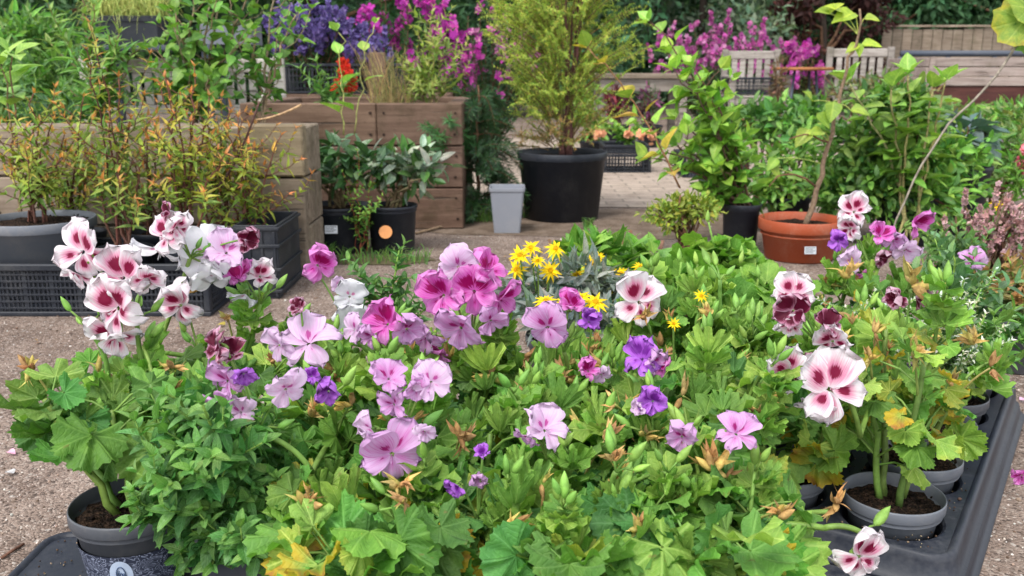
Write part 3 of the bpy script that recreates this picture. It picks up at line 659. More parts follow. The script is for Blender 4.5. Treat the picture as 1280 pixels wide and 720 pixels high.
tree('shadowy green tree seen between the purple and magenta bushes', -.9, 14.5, 4.4, 1.6, (.042, .09, .046), 4200, (.08, .16))
tree('bright green bushy tree at the far left edge', -8.6, 11.6, 4.0, 2.2, (.04, .1, .03), 4600, (.08, .15))
# long clipped hedge closing the view
m = MB()
for k in range(66):
    x = -14+(k//2)*1.05+(k % 2)*.5; clumps(m, [((x, 18.3+.9*(k % 2)+U(-.2, .2), z), (.9, .7, .85)) for z in (.7, 1.6, 2.5, 3.3)], 420, LOW, (.20, .36), (.044, .098, .046), shell=.45)
tag(m.build('hedge', M_BLUR), 'tall dark green hedge closing off the far end of the garden', 'hedge')
# board fence at upper right
yf = 14.6; p0 = W(1128, 40, yf); p1 = W(1262, 40, yf); t = thing('board_fence', 'grey vertical board fence under the dark trees at upper right', 'fence', (p0[0], yf, 0)); m = MB(); top = W(1200, 36, yf)[2]
x = p0[0]-.3
while x < p1[0]+.9:
    g = U(.75, 1.1); m.box((x, yf, .02), (x+.145, yf+.02, top+U(-.02, .02)), .004, (g, g, g, 1)); x += .155
m.build('boards', M_WGRY, t, False); m = MB(); m.box((p0[0]-.3, yf+.022, .3), (p1[0]+.9, yf+.06, .4), .004); m.box((p0[0]-.35, yf-.03, top+.025), (p1[0]+.95, yf+.05, top+.055), .004, (1.2, 1.2, 1.2, 1)); m.build('rail', M_WGRY, t, False)

# ------------------------------------------------------------------ long planters at right: pinkish boards above a dark red base
def long_planter(label, px0, px1, pyt, y, depth, redpart):
    a = W(px0, pyt, y); b = W(px1, pyt, y); h = a[2]; t = thing('trough_planter', label, 'planter', ((a[0]+b[0])/2, y, 0)); m = MB(); hb = h*.71
    n = 3
    for k in range(n):
        z0 = hb+(h-hb)*k/n; z1 = hb+(h-hb)*(k+1)/n-.006; g = U(.9, 1.1)
        m.box((a[0], y, z0), ((a[0]+b[0])/2-.004, y+.03, z1), .004, (g, g, g, 1)); m.box(((a[0]+b[0])/2+.004, y, z0), (b[0], y+.03, z1), .004, (g*.95, g*.95, g*.95, 1))
        m.box((a[0], y+.034, z0), (a[0]+.03, y+depth, z1), .004, (g*.9, g*.9, g*.9, 1)); m.box((b[0]-.03, y+.034, z0), (b[0], y+depth, z1), .004, (g*.9, g*.9, g*.9, 1))
    m.build('side_boards', M_WPNK, t, False)
    m = MB(); m.box((a[0]+.05, y+.035, h-.08), (b[0]-.05, y+depth, h-.05), .002); m.build('soil', M_SOIL, t)
    m = MB(); m.box((a[0]+.02, y+.012, .0), (b[0]-.02, y+depth-.02, hb-.004), .006); m.build('base_panel', redpart, t, False)
    m = MB()
    for f in (.02, .5, .98): x = a[0]+(b[0]-a[0])*f; m.box((x-.02, y-.03, hb-.1), (x+.02, y-.003, h), .004)
    m.build('batten', M_WPNK, t, False)
    return t, a, b
M_RED = mat_wood('dark_red_board', (.055, .020, .018), (.095, .035, .028))
long_planter('long planter of pinkish grey boards over a dark red base at the right edge', 1160, 1420, 71, 7.6, .8, M_RED)
t = thing('metal_rail', 'blue grey metal handrail running behind the pinkish planter', 'rail', (W(1126, 66, 9.5)[0], 9.5, 0)); m = MB(); a = W(1126, 67, 9.5); b = W(1420, 67, 9.5)
m.tube([a, b], .03, 8); m.build('top_bar', M_METAL, t); m = MB()
for f in np.linspace(0, 1, 6): p = a*(1-f)+b*f; m.tube([p-[0, 0, .03], [p[0], p[1], 0]], .024, 8)
m.build('post', M_METAL, t)
m = MB(); 
for k in range(2): m.tube([a-[0, 0, .3+.3*k], b-[0, 0, .3+.3*k]], .016, 8)
m.build('lower_bar', M_METAL, t)

# ------------------------------------------------------------------ slatted seats
def slat_seat(label, px0, px1, pyt, y, depth=.5, yaw=0.0, hscale=1.0, nsl=6, M_WSLV=M_WSLV):
    a = W(px0, pyt, y); b = W(px1, pyt, y); w = b[0]-a[0]; h = a[2]; t = thing('slatted_bench', label, 'bench', ((a[0]+b[0])/2, y, 0), 'weathered slatted benches')
    cx = (a[0]+b[0])/2; seat = h*.50; arm = h*.72
    def B(lo, hi, g=1.0): 
        return (np.array(lo)+[cx, y, 0], np.array(hi)+[cx, y, 0], .006, (g, g, g, 1), yaw, np.array([cx, y, 0]))
    m = MB(); m.box(*B((-w/2+.062, .0, h-.085), (w/2-.062, .035, h-.005), 1.05)); m.box(*B((-w/2+.062, .0, seat+.05), (w/2-.062, .035, seat+.105), .95))
    for k in range(nsl):
        x = -w/2+.085+(w-.17)*(k+.5)/nsl; s = (w-.17)/nsl*.34; m.box(*B((x-s, .006, seat+.107), (x+s, .024, h-.087), U(.85, 1.12)))
    m.build('backrest', M_WSLV, t, False)
    m = MB()
    for k in range(5): y0 = -depth+.02+k*depth/5.2; m.box(*B((-w/2+.004, y0, seat-.02), (w/2-.004, y0+depth/6.3, seat), U(.85, 1.1)))
    m.build('seat', M_WSLV, t, False)
    for sx in (-1, 1):
        x0, x1 = (-w/2, -w/2+.06) if sx < 0 else (w/2-.06, w/2)
        for hh, yy in ((h+.01, 0.0), (arm-.03, -depth-.04)):
            m = MB(); m.box(*B((x0, yy-.004, 0), (x1, yy+.05, hh), U(.85, 1.05))); m.build('leg', M_WSLV, t, False)
        m = MB(); m.box(*B((x0-.008, -depth-.07, arm-.027), (x1+.008, -.007, arm+.005), 1.1)); m.build('armrest', M_WSLV, t, False)
    m = MB(); m.box(*B((-w/2+.062, -depth-.03, seat-.09), (w/2-.062, -depth-.004, seat-.025), .9)); m.box(*B((-w/2+.062, -depth, .12), (w/2-.062, -depth+.03, .17), .85)); m.build('apron', M_WSLV, t, False)
    return t
slat_seat('weathered slatted bench with black crates under it, left of the small orange topped table', 904, 976, 63, 9.6, .5, rad(-4), 1, 5)
slat_seat('weathered slatted bench right of the small orange topped table', 1036, 1117, 60, 9.2, .5, rad(-9), 1, 6)
slat_seat('pale slatted bench half hidden by leafy stems under the trough of straw coloured grass', 100, 352, 72, 5.6, .45, rad(3), 1, 15, M_WPALE)
# low side table with an orange brown top
c = W(1003, 84, 9.0); t = thing('side_table', 'small round orange brown table between the two slatted benches', 'table', (c[0], 9.0, 0)); m = MB(); m.lathe([(.001, c[2]-.03), (.27, c[2]-.03), (.285, c[2]-.02), (.285, c[2]-.005), (.275, c[2]), (.001, c[2])], (c[0], 9.0, 0), 36); m.build('tabletop', mat_wood('orange_wood', (.26, .10, .035), (.40, .17, .07)), t)
for a in (45, 135, 225, 315):
    q = np.array([cos(rad(a)), sin(rad(a)), 0]); m = MB(); m.tube([c*[1, 0, 1]+[0, 9.0, -.03]+q*.14, np.array([c[0], 9.0, 0])+q*.24], .013, 7); m.build('leg', M_METAL, t)
# potting table behind the golden conifer's right
a = W(779, 92, 8.6); b = W(862, 92, 8.6); h = a[2]; t = thing('potting_table', 'grey brown plank table right of the big conifer pot with plants stored under it', 'table', ((a[0]+b[0])/2, 8.6, 0)); m = MB()
for k in range(4): y0 = 8.6+k*.19; g = U(.85, 1.1); m.box((a[0]-.25, y0, h-.045), (b[0]+.05, y0+.182, h), .005, (g, g, g, 1))
m.build('tabletop', M_WGRY, t, False); m = MB(); m.box((a[0]-.2, 8.63, h-.16), (b[0], 8.66, h-.048), .004, (.7, .68, .65, 1)); m.build('apron', M_WSLV, t, False)
for x in (a[0]-.2, a[0]+.28, b[0]-.07):
    for y0 in (8.662, 9.25): m = MB(); m.box((x, y0, 0), (x+.07, y0+.07, h-.048), .005, (.8, .78, .75, 1)); m.build('leg', M_WSLV, t, False)

# ------------------------------------------------------------------ crates
def crate(label, x0, x1, y0, y1, h, bars=(26, 14, 6), z=0.0, group='black plastic crates', name='plastic_crate'):
    """open lattice crate: rim, floor rim, thin upright and level bars on four sides"""
    t = thing(name, label, 'crate', ((x0+x1)/2, (y0+y1)/2, z), group); r = .007; nx, ny, nz = bars; sl = .012
    m = MB(); th = .012
    for zz, hh in ((z+h-.02, .02), (z, .014)):
        e = .006 if zz > z else 0
        m.box((x0-e, y0-e, zz), (x1+e, y0+th, zz+hh), .003); m.box((x0-e, y1-th, zz), (x1+e, y1+e, zz+hh), .003)
        m.box((x0-e, y0+th+.001, zz), (x0+th, y1-th-.001, zz+hh), .003); m.box((x1-th, y0+th+.001, zz), (x1+e, y1-th-.001, zz+hh), .003)
    for cx in (x0, x1-.02):
        for cy in (y0, y1-.02): m.box((cx, cy, z+.0145), (cx+.02, cy+.02, z+h-.0205), .003)
    m.build('frame', M_BLK, t, False)
    m = MB(); zl, zh = z+.015, z+h-.021
    for k in range(nx):
        x = x0+.02+(x1-x0-.04)*(k+.5)/nx; w = .0032 if (k % 6) else .007
        m.box((x-w, y0+.003, zl), (x+w, y0+.008, zh), .001); m.box((x-w, y1-.008, zl), (x+w, y1-.003, zh), .001)
    for k in range(ny):
        y = y0+.02+(y1-y0-.04)*(k+.5)/ny; m.box((x0+.003, y-.0035, zl), (x0+.008, y+.0035, zh), .001); m.box((x1-.008, y-.0035, zl), (x1-.003, y+.0035, zh), .001)
    for k in range(nz):
        zz = zl+(zh-zl)*(k+.5)/nz; m.box((x0+.021, y0+.0005, zz-.003), (x1-.021, y0+.0028, zz+.003), .0008); m.box((x0+.021, y1-.0028, zz-.003), (x1-.021, y1-.0005, zz+.003), .0008)
        m.box((x0+.0005, y0+.021, zz-.003), (x0+.0028, y1-.021, zz+.003), .0008); m.box((x1-.0028, y0+.021, zz-.003), (x1-.0005, y1-.021, zz+.003), .0008)
    m.build('lattice', M_BLK, t, False)
    m = MB(); m.box((x0+.013, y0+.013, z+.002), (x1-.013, y1-.013, z+.008), .002); m.build('base', M_BLK, t, False)
    return t
def solid_crate(label, x0, x1, y0, y1, h, z=0.0, nrib=4, group='black plastic crates'):
    """stackable crate with closed ribbed sides"""
    t = thing('plastic_crate', label, 'crate', ((x0+x1)/2, (y0+y1)/2, z), group); m = MB(); th = .008
    m.box((x0, y0, z+.008), (x1, y0+th, z+h), .002); m.box((x0, y1-th, z+.008), (x1, y1, z+h), .002); m.box((x0, y0+th+.001, z+.008), (x0+th, y1-th-.001, z+h), .002); m.box((x1-th, y0+th+.001, z+.008), (x1, y1-th-.001, z+h), .002)
    m.box((x0+.002, y0+.002, z), (x1-.002, y1-.002, z+.007), .002); m.build('walls', M_BLK, t, False); m = MB()
    for zz in (z+.02, z+h*.38, z+h*.7, z+h-.016): 
        m.box((x0-.007, y0-.007, zz), (x1+.007, y0-.001, zz+.010), .002); m.box((x1+.001, y0-.0005, zz), (x1+.007, y1+.007, zz+.010), .002); m.box((x0-.007, y0-.0005, zz), (x0-.001, y1+.007, zz+.010), .002)
    for k in range(nrib): x = x0+.01+(x1-x0-.02)*k/(nrib-1); m.box((x-.004, y0-.0055, z+.008), (x+.004, y0-.0008, z+h-.02), .001)
    m.build('rib', M_BLK, t, False); return t
crate('low black lattice crate on the path at the left edge holding potted shrubs', -1.66, -.87, 2.57, 3.0, .155, (58, 26, 6))
solid_crate('tall black ribbed crate in front of the weathered planter beside the pair of black pots', -1.28, -.765, 3.03, 3.078, .235) if False else solid_crate('tall black ribbed crate between the lattice crate and the pair of black pots', -1.02, -.745, 2.70+.33, 3.072+.0, .235) if False else None
solid_crate('tall black ribbed crate between the lattice crate and the pair of black pots', -.855, -.72, 2.78, 3.07, .232)
for lab, px0, px1, pyb, z, h in (('low black crate at the foot of the stored plants right of the big pot', 752, 815, 210, 0, .13), ('black crate of orange flowers resting on another crate right of the big pot', 755, 812, 180, .132, .06)):
    y = 6.3; a = W(px0, 180, y)[0]; b = W(px1, 180, y)[0]; crate(lab, a, b, y, y+.36, h, (14, 12, 3), z)
for lab, px0, px1, y, z, h in (('black crate standing on the left slatted bench', 908, 972, 9.22, .45, .16), ('black crate on the ground under the left slatted bench', 913, 960, 9.3, .001, .14), ('black crate under the right slatted bench', 1048, 1092, 8.8, .001, .16)):
    a = W(px0, 110, y)[0]; b = W(px1, 110, y)[0]; crate(lab, a, b, y, y+.22, h, (12, 5, 3), z)
for lab, px0, px1, z in (('black crate below the purple blooms at the left', 355, 430, .53), ('black crate below the magenta blooms, next to the purple ones', 436, 505, .53)):
    y = 6.4; a = W(px0, 90, y)[0]; b = W(px1, 90, y)[0]; crate(lab, a, b, y, y+.4, .2, (14, 12, 4), z)
# staging that carries those crates
a = W(345, 90, 6.4)[0]; b = W(560, 90, 6.4)[0]; t = thing('staging_bench', 'dark plank staging bench under the crates of purple blooms', 'bench', ((a+b)/2, 6.4, 0)); m = MB()
for k in range(3): m.box((a, 6.33+k*.19, .49), (b, 6.33+k*.19+.18, .527), .004)
m.build('tabletop', M_WBRN, t, False)
for x in (a+.03, (a+b)/2, b-.1):
    for y in (6.36, 6.8): m = MB(); m.box((x, y, 0), (x+.07, y+.07, .488), .004); m.build('leg', M_WBRN, t, False)
m = MB(); m.box((W(462, 90, 6.31)[0], 6.27, .0), (W(483, 90, 6.31)[0], 6.325, .80), .005); tag(m.build('timber_post', M_WBRN, None, False), 'upright brown timber post beside the purple and magenta blooms', 'post')

# ------------------------------------------------------------------ flowering bushes at the back
def flower_bush(name, label, cat, x, y, zt, z0, rx, n, leafc, blosc, spray, bl=(.02, .035), nspray=18, lsize=(.05, .09), spike=.22, group=None, pt=None, stem=True):
    t = thing(name, label, cat, (x, y, z0), group); ST = MB(); L = MB(); ends = []
    for k in range(n):
        a = U(0, 6.28); q = rx*math.sqrt(U(0, 1)); e = np.array([x+q*cos(a), y+q*sin(a)*.6, z0+(zt-z0)*U(.55, 1.0)*(1-.25*(q/rx)**2)]); b = np.array([x+q*.15*cos(a), y+q*.1*sin(a), z0])
        pts = wob(bez(b, [x+q*.6*cos(a), y+q*.4*sin(a), (z0+e[2])*.5], e, 8), .01); ends.append(e)
        sprig(ST, L, pts, [.006, .0025], LAN, lsize, .05, lambda t_: vary(leafc, .25, .1), 2, 60, .15, .3, BROWN if stem else STEMG)
    ST.build('stem', M_BARK, t); L.build('foliage', M_OVL, t)
    order = np.argsort([p[1] for p in ends])
    for k in range(nspray):
        e = ends[int(order[k % len(ends)])]+rng.normal(0, .03, 3)*(k >= len(ends)); m = MB(); d = nrm(rng.normal(0, .35, 3)+[0, -.1, .8]); L_ = spike*U(.6, 1.1)
        ax_ = basis(d, [0.2, .9, .1]); m.tube([e-d*L_*.45, e+d*L_*.66], [.004, .002], 4, vary(leafc, .1))
        for q in range(spray):
            f = rng.random(); a = U(0, 6.28); b_ = U(*bl); p = e+d*L_*(f-.35)+(ax_[:, 0]*cos(a)+ax_[:, 2]*sin(a))*b_*U(.2, .75)*(1.25-f); m.put(BLO[int(rng.integers(3))], basis(rng.normal(0, 1, 3), nrm([U(-.7, .7), -1, U(-.2, .9)])), p, b_, vary(blosc[int(rng.integers(len(blosc)))], .25))
        m.build('flower_spray', M_BLOS, t)
    return t
PUR = ((.13, .09, .27), (.19, .14, .34), (.09, .06, .20)); MAG = ((.42, .035, .30), (.52, .07, .36), (.32, .02, .24)); PNK = ((.46, .10, .32), (.50, .20, .36), (.36, .05, .24))
def px_bush(name, label, cat, px, pyt, y, z0, rpx, n, leafc, blosc, spray, **k):
    p = W(px, pyt, y); return flower_bush(name, label, cat, p[0], y, p[2], z0, rpx*S(y), n, leafc, blosc, spray, **k)
px_bush('lavender_bush', 'purple flower spikes crowding a crate left of the magenta bush', 'flowering bush', 388, 2, 6.55, .56, 52, 46, DEEP, PUR, 46, nspray=60, bl=(.012, .024), spike=.20)
px_bush('lavender_bush', 'small purple clump at the foot of the magenta bush behind the brown post', 'flowering bush', 458, 34, 6.5, .56, 34, 20, DEEP, PUR, 40, nspray=26, bl=(.012, .022), spike=.16)
px_bush('magenta_bush', 'tall bush of bright magenta flowers behind the brown sleeper bed', 'flowering bush', 505, -38, 6.9, .0, 78, 60, (.05, .12, .04), MAG, 12, nspray=62, bl=(.020, .034), spike=.20, lsize=(.06, .11))
px_bush('magenta_bush', 'loose magenta flowering bush directly behind the golden conifer', 'flowering bush', 606, -6, 7.6, .0, 66, 50, (.05, .11, .05), MAG+PNK, 9, nspray=34, bl=(.02, .034), spike=.2, lsize=(.06, .11))
px_bush('phlox_bush', 'wide mound of pink magenta flowers behind the left slatted bench', 'flowering bush', 905, 22, 11.2, .0, 92, 84, (.07, .14, .06), PNK, 20, nspray=99, bl=(.016, .032), spike=.22, lsize=(.06, .12))
px_bush('phlox_bush', 'pink flowering clump between the backs of the two slatted benches', 'flowering bush', 1000, 46, 10.8, .0, 40, 26, (.10, .17, .05), PNK+MAG, 26, nspray=30, bl=(.022, .036), spike=.2)
px_bush('geranium_clump', 'scarlet flowering plant in front of the purple crate', 'flowering plant', 430, 84, 5.9, .45, 13, 10, FRESH, ((.55, .02, .015), (.62, .05, .02)), 30, nspray=7, bl=(.02, .03), spike=.10, stem=False)
# ------------------------------------------------------------------ middle distance, left
def bushy(name, label, cat, c0, cs, n, Ts, size, cols, stemc=BROWN, mat=None, group=None, potspec=None, nst=14, **kw):
    """pot (or bare base) + woody stems + leaves in uneven clumps"""
    t = thing(name, label, cat, c0, group); c0 = np.asarray(c0, float)
    zb = c0[2]
    if potspec: pot(t, c0, *potspec); zb = c0[2]+potspec[1]-.02
    ST = MB(); L = MB()
    for k in range(nst):
        c, r = cs[k % len(cs)]; c = np.asarray(c); e = c+rng.normal(0, .45, 3)*np.asarray(r); b = np.array([c0[0]+U(-.03, .03), c0[1]+U(-.03, .03), zb]); ST.tube(wob(bez(b, [(b[0]*.6+e[0]*.4), (b[1]*.6+e[1]*.4), (b[2]+e[2])*.55], e, 8), .008), [.007, .003], 5, vary(stemc, .2))
    ST.build('stem', M_BARK, t)
    for c, r in cs:
        tn = U(.75, 1.25); vol = n/len(cs)
        cloud(L, c, r, int(vol), Ts, size, (lambda tn: (lambda p, d: vary(np.array(cols[int(rng.integers(len(cols)))])*tn, .22, .1)))(tn), **kw)
    L.build('foliage', mat or M_OVL, t); return t
def pc(px, py, y, rx, ry=None, rz=None):
    s = S(y); return (W(px, py, y), (rx*s, (rx if rz is None else rz)*s, (ry or rx)*s))
bushy('pale_shrub', 'bright green fluffy shrub at the left edge behind the weathered planter', 'shrub', (W(40, 130, 5.0)[0], 5.0, 0), [pc(20, 70, 5.0, 55, 50), pc(60, 110, 4.9, 50, 40), pc(15, 130, 4.8, 50, 40), pc(85, 140, 4.8, 40, 30), pc(50, 50, 5.1, 40, 30)], 2600, LAN, (.05, .09), (FRESH, (.09, .2, .05), (.15, .27, .07)), nst=16, lump=.4)
# trough with straw coloured grass, standing on the bench behind
y = 5.3; a = W(112, 30, y)[0]; b = W(196, 30, y)[0]; zt = W(150, 20, y)[2]; zb = W(150, 56, y)[2]
t = thing('grass_trough', 'black trough of straw coloured grass high at upper left', 'potted grass', ((a+b)/2, y, zb)); m = MB()
m.box((a, y, zb), (b, y+.012, zt), .003); m.box((a, y+.238, zb), (b, y+.25, zt), .003); m.box((a, y+.013, zb), (a+.012, y+.237, zt), .003); m.box((b-.012, y+.013, zb), (b, y+.237, zt), .003); m.box((a-.008, y-.008, zt-.03), (b+.008, y-.001, zt+.002), .003); m.build('trough', M_BLK, t, False)
m = MB(); m.box((a+.014, y+.014, zb), (b-.014, y+.236, zt-.02), .002); m.build('soil', M_SOIL, t)
m = MB()
for k in range(420):
    p = np.array([U(a+.02, b-.02), U(y+.02, y+.23), zt-.02]); o = np.array([U(-.16, .16), U(-.22, .12), U(.06, .2)]); e = p+o+[0, 0, -U(0, .16)]
    m.tube(bez(p, p+o*[.5, .5, 1.5], e, 6), [.0032, .0022, .0006], 3, vary(mix((.55, .55, .16), (.28, .40, .08), U(0, 1)), .15), False)
m.build('grass', M_STEM, t)
# table it stands on
t = thing('display_table', 'dark table carrying the trough of straw coloured grass', 'table', ((a+b)/2, y, 0)); m = MB(); m.box((a-.06, y-.05, zb-.03), (b+.32, y+.3, zb-.002), .004); m.build('tabletop', M_METAL, t, False)
for x in (a, b+.24):
    for yy in (y-.02, y+.24): m = MB(); m.box((x, yy, 0), (x+.04, yy+.04, zb-.031), .003); m.build('leg', M_METAL, t, False)
c = np.array([W(285, 70, 5.25)[0], 5.27, zb]); t = thing('planter_box', 'plain grey planter box on the dark table half hidden by leaves', 'planter', (c[0], c[1], zb)); m = MB(); hh = .11
x0, x1, y0, y1 = c[0]-.17, c[0]+.13, 5.27, 5.5
m.box((x0, y0, zb), (x1, y0+.01, zb+hh), .003); m.box((x0, y1-.01, zb), (x1, y1, zb+hh), .003); m.box((x0, y0+.011, zb), (x0+.01, y1-.011, zb+hh), .003); m.box((x1-.01, y0+.011, zb), (x1, y1-.011, zb+hh), .003); m.build('box', M_POTM, t, False); m = MB(); m.box((x0+.012, y0+.012, zb), (x1-.012, y1-.012, zb+hh-.02), .002); m.build('soil', M_SOIL, t)
# leafy climbers growing out of the weathered planter
def stems_plant(name, label, cat, base, z0, tips, Ts, size, gap, cols, pair=2, ang=55, r=(.006, .002), scol=BROWN, group=None, potspec=None, petiole=0, side=0, sidel=(.08, .2), shrink=.5, mat=None, t0=.2, c0=None, up=.35, wb=.006):
    base = np.asarray(base, float); t = thing(name, label, cat, base if c0 is None else c0, group)
    if potspec: pot(t, base, *potspec)
    ST = MB(); L = MB()
    for tip in tips:
        tip = np.asarray(tip, float); b = np.array([base[0]+U(-.03, .03), base[1]+U(-.02, .02), z0]); pts = wob(bez(b, [b[0]*.7+tip[0]*.3, b[1]*.7+tip[1]*.3, b[2]*.4+tip[2]*.6], tip, 12), wb)
        cf = lambda tt: vary(cols(tt), .2, .08)
        sprig(ST, L, pts, r, Ts, size, gap, cf, pair, ang, t0, shrink, scol, petiole, 6, up)
        for k in range(side):
            i = int(rng.integers(3, len(pts)-2)); a = U(0, 6.28); l = U(*sidel); e = pts[i]+np.array([cos(a)*l*.8, sin(a)*l*.8, l*U(.3, .9)]); sprig(ST, L, wob(bez(pts[i], pts[i]+[cos(a)*l*.5, sin(a)*l*.5, l*.15], e, 6), .003), [r[0]*.4, r[1]*.6], Ts, (size[0]*.8, size[1]*.9), gap*.8, cf, pair, ang, .15, shrink, scol, petiole, 4, up)
    ST.build('stem', M_BARK, t); L.build('foliage', mat or M_OVL, t); return t
def gr(*st):
    return lambda t: np.array(mix(st[min(len(st)-2, int(t*(len(st)-1)))], st[min(len(st)-1, int(t*(len(st)-1))+1)], t*(len(st)-1) % 1 if t < 1 else 1))
b = np.array([W(250, 150, 3.5)[0], 3.5, .45])
stems_plant('leafy_sapling', 'leafy sapling with broad mid green leaves rising behind the weathered planter wall', 'sapling', b, .45, [W(240, -30, 3.5), W(285, -40, 3.55), W(262, 10, 3.45), W(318, -10, 3.6), W(215, 20, 3.5), W(228, 70, 3.45), W(200, 90, 3.42), W(262, 95, 3.42)], OVW, (.05, .085), .055, gr(MIDG, FRESH, (.14, .27, .04)), 2, 62, (.007, .003), (.20, .15, .09), petiole=.02, side=4, sidel=(.1, .24))
b = np.array([W(330, 150, 3.6)[0], 3.6, .45])
stems_plant('leafy_sapling', 'sparser sapling with rounded leaves above the squared end block', 'sapling', b, .45, [W(345, -20, 3.6), W(372, 20, 3.6), W(318, 40, 3.6), W(352, 60, 3.55)], OVW, (.045, .07), .065, gr(MIDG, FRESH, FRESH), 2, 62, (.006, .003), (.24, .18, .11), petiole=.02, side=3, sidel=(.1, .2))
b = np.array([W(112, 150, 3.45)[0], 3.45, .45])
stems_plant('tall_perennial', 'tall willow leaved stems beside the straw grass trough', 'perennial', b, .45, [W(100, -25, 3.45), W(118, 10, 3.4), W(150, 45, 3.4), W(180, 50, 3.45), W(135, 75, 3.4), W(165, 85, 3.4)], LAN, (.06, .10), .03, gr(MIDG, FRESH, (.2, .3, .08)), 2, 50, (.006, .003), (.16, .12, .06), side=2)
b = np.array([W(40, 150, 3.5)[0], 3.5, .45])
stems_plant('leafy_perennial', 'low blue green perennials rising just behind the left end of the weathered planter wall', 'perennial', b, .45, [W(x_, U(85, 125), 3.45) for x_ in (5, 25, 45, 65, 85, 175, 200, 290)], LAN, (.04, .07), .025, gr((.07, .15, .07), (.10, .2, .09), (.14, .25, .1)), 2, 60, (.004, .002), STEMG)
b = np.array([W(8, 150, 3.0)[0], 3.0, .0]); stems_plant('leafy_sapling', 'stem with a few large lime leaves at the far left edge above the rusty shrubs', 'sapling', b, .0, [W(12, 66, 2.9), W(4, 88, 2.9)], OVW, (.07, .11), .07, gr(FRESH, LIME, LIME), 2, 75, (.005, .002), (.18, .12, .07), petiole=.015, t0=.82, shrink=.1)
# rusty orange hypericums in the lattice crate
HYP = (((.10, .21, .045), (.19, .30, .05), (.28, .36, .055), (.34, .36, .055), (.48, .24, .06)), ((.11, .22, .045), (.23, .33, .05), (.33, .39, .05), (.40, .36, .05), (.52, .21, .07)), ((.09, .19, .05), (.15, .26, .055), (.23, .32, .06), (.32, .33, .06), (.44, .20, .06)))
hyp = [
 ('rusty leaved shrub furthest left in the lattice crate, rising from the big grey bowl', 45, 2.80, .018, [(8, 150), (30, 165), (62, 150), (15, 215), (75, 200), (42, 120)], (.165, .235, M_POTM, .7, .03)),
 ('orange tipped shrub with a tall reddish leader in the middle of the lattice crate', 150, 2.76, .018, [(118, 55), (135, 140), (165, 150), (150, 100), (110, 190), (180, 195)], (.085, .15, M_BLK)),
 ('yellowish shrub with arching stems at the right end of the lattice crate', 232, 2.78, .018, [(215, 110), (245, 85), (262, 150), (200, 170), (282, 190), (235, 150)], (.085, .15, M_BLK)),
 ('rusty shrub leaning right out of the tall ribbed crate with an arching bare branch', 308, 2.92, .016, [(300, 150), (322, 190), (350, 170), (285, 205), (312, 215)], (.055, .14, M_BLK)),
 ('dense dull orange shrub standing behind the lattice crate', 190, 3.04, .0, [(95, 175), (175, 130), (205, 165), (228, 185), (158, 180), (130, 205)], (.085, .17, M_BLK)),
 ('dull green orange shrub behind the big grey bowl', 95, 3.04, .0, [(60, 190), (85, 150), (105, 120), (120, 190), (25, 185)], (.085, .17, M_BLK)),
 ('sparse rust coloured shrub in front of the squared end block', 268, 3.0, .0, [(262, 120), (290, 140), (300, 180), (255, 170), (275, 200)], (.05, .16, M_BLK)),
]
for lab, px, y, z, tips, ps in hyp:
    cc = HYP[int(rng.integers(3))]; x = W(px, 250, y)[0]
    stems_plant('hypericum', lab, 'potted shrub', (x, y, z), z+ps[1]-.03, [W(a, b, y+U(-.08, .06)) for a, b in tips]+[W(tips[q % len(tips)][0]+U(-40, 40), tips[q % len(tips)][1]+U(0, 60), y+U(-.1, .08)) for q in range(2)], LAN, (.034, .058), .029, gr(*cc), 2, 62, (.0042, .0018), (.11, .048, .034), 'rusty shrubs by the weathered planter', ps, side=4, sidel=(.07, .2), t0=.32, c0=(x, y, z))
m = MB(); pts = bez(W(320, 150, 2.9), W(345, 148, 2.9), W(377, 131, 2.9), 6); m.tube(pts, [.003, .0045], 5, (.34, .22, .12, 0)); m.tube(bez(W(270, 235, 2.9), W(295, 215, 2.9), W(324, 128, 2.9), 8), [.0045, .003], 6, (.07, .035, .03, 0)); tag(m.build('dead_branch', M_BARK), 'bare forked dead branch sticking up beside the squared end block', 'branch')
# two black pots with glossy plants in front of the planter
def glossy(label, px0, px1, pyt, pyb, tips, cols, Ts, size, mat, pm, extra=None, pair=6, gap=.034, ang=68):
    g = G((px0+px1)/2, pyb, 0); y = g[1]+.06; r = (px1-px0)/2*S(y+.1); x = W((px0+px1)/2, pyb, y)[0]; h = W(px0, pyt, y-.07)[2]+.01
    return bushy('glossy_shrub', label, 'potted shrub', (x, y, 0), [pc(a, b, y+U(-.05, .06), 26, 17) for a, b in tips], 210, Ts, size, cols, (.13, .10, .05), M_GLS, 'small black pots by the sleeper bed', (r, h, pm, .84, .012), 9, upb=1.0, lump=.3)
tr = glossy('glossy dark leaved shrub in the left of two black pots before the brown sleeper bed', 384, 466, 262, 316, [(385, 195), (415, 188), (440, 200), (460, 208), (400, 215), (430, 222), (375, 215)], (DEEP, (.05, .12, .035), (.09, .18, .08)), OV, (.05, .085), M_GLS, M_BLK)
glossy('pale leaved glossy shrub in the right of two black pots before the brown bed', 460, 523, 262, 317, [(470, 205), (498, 198), (520, 200), (535, 210), (485, 215), (512, 222)], (DEEP, MIDG, (.16, .23, .15), (.24, .3, .22)), OV, (.05, .08), M_GLS, M_BLK)
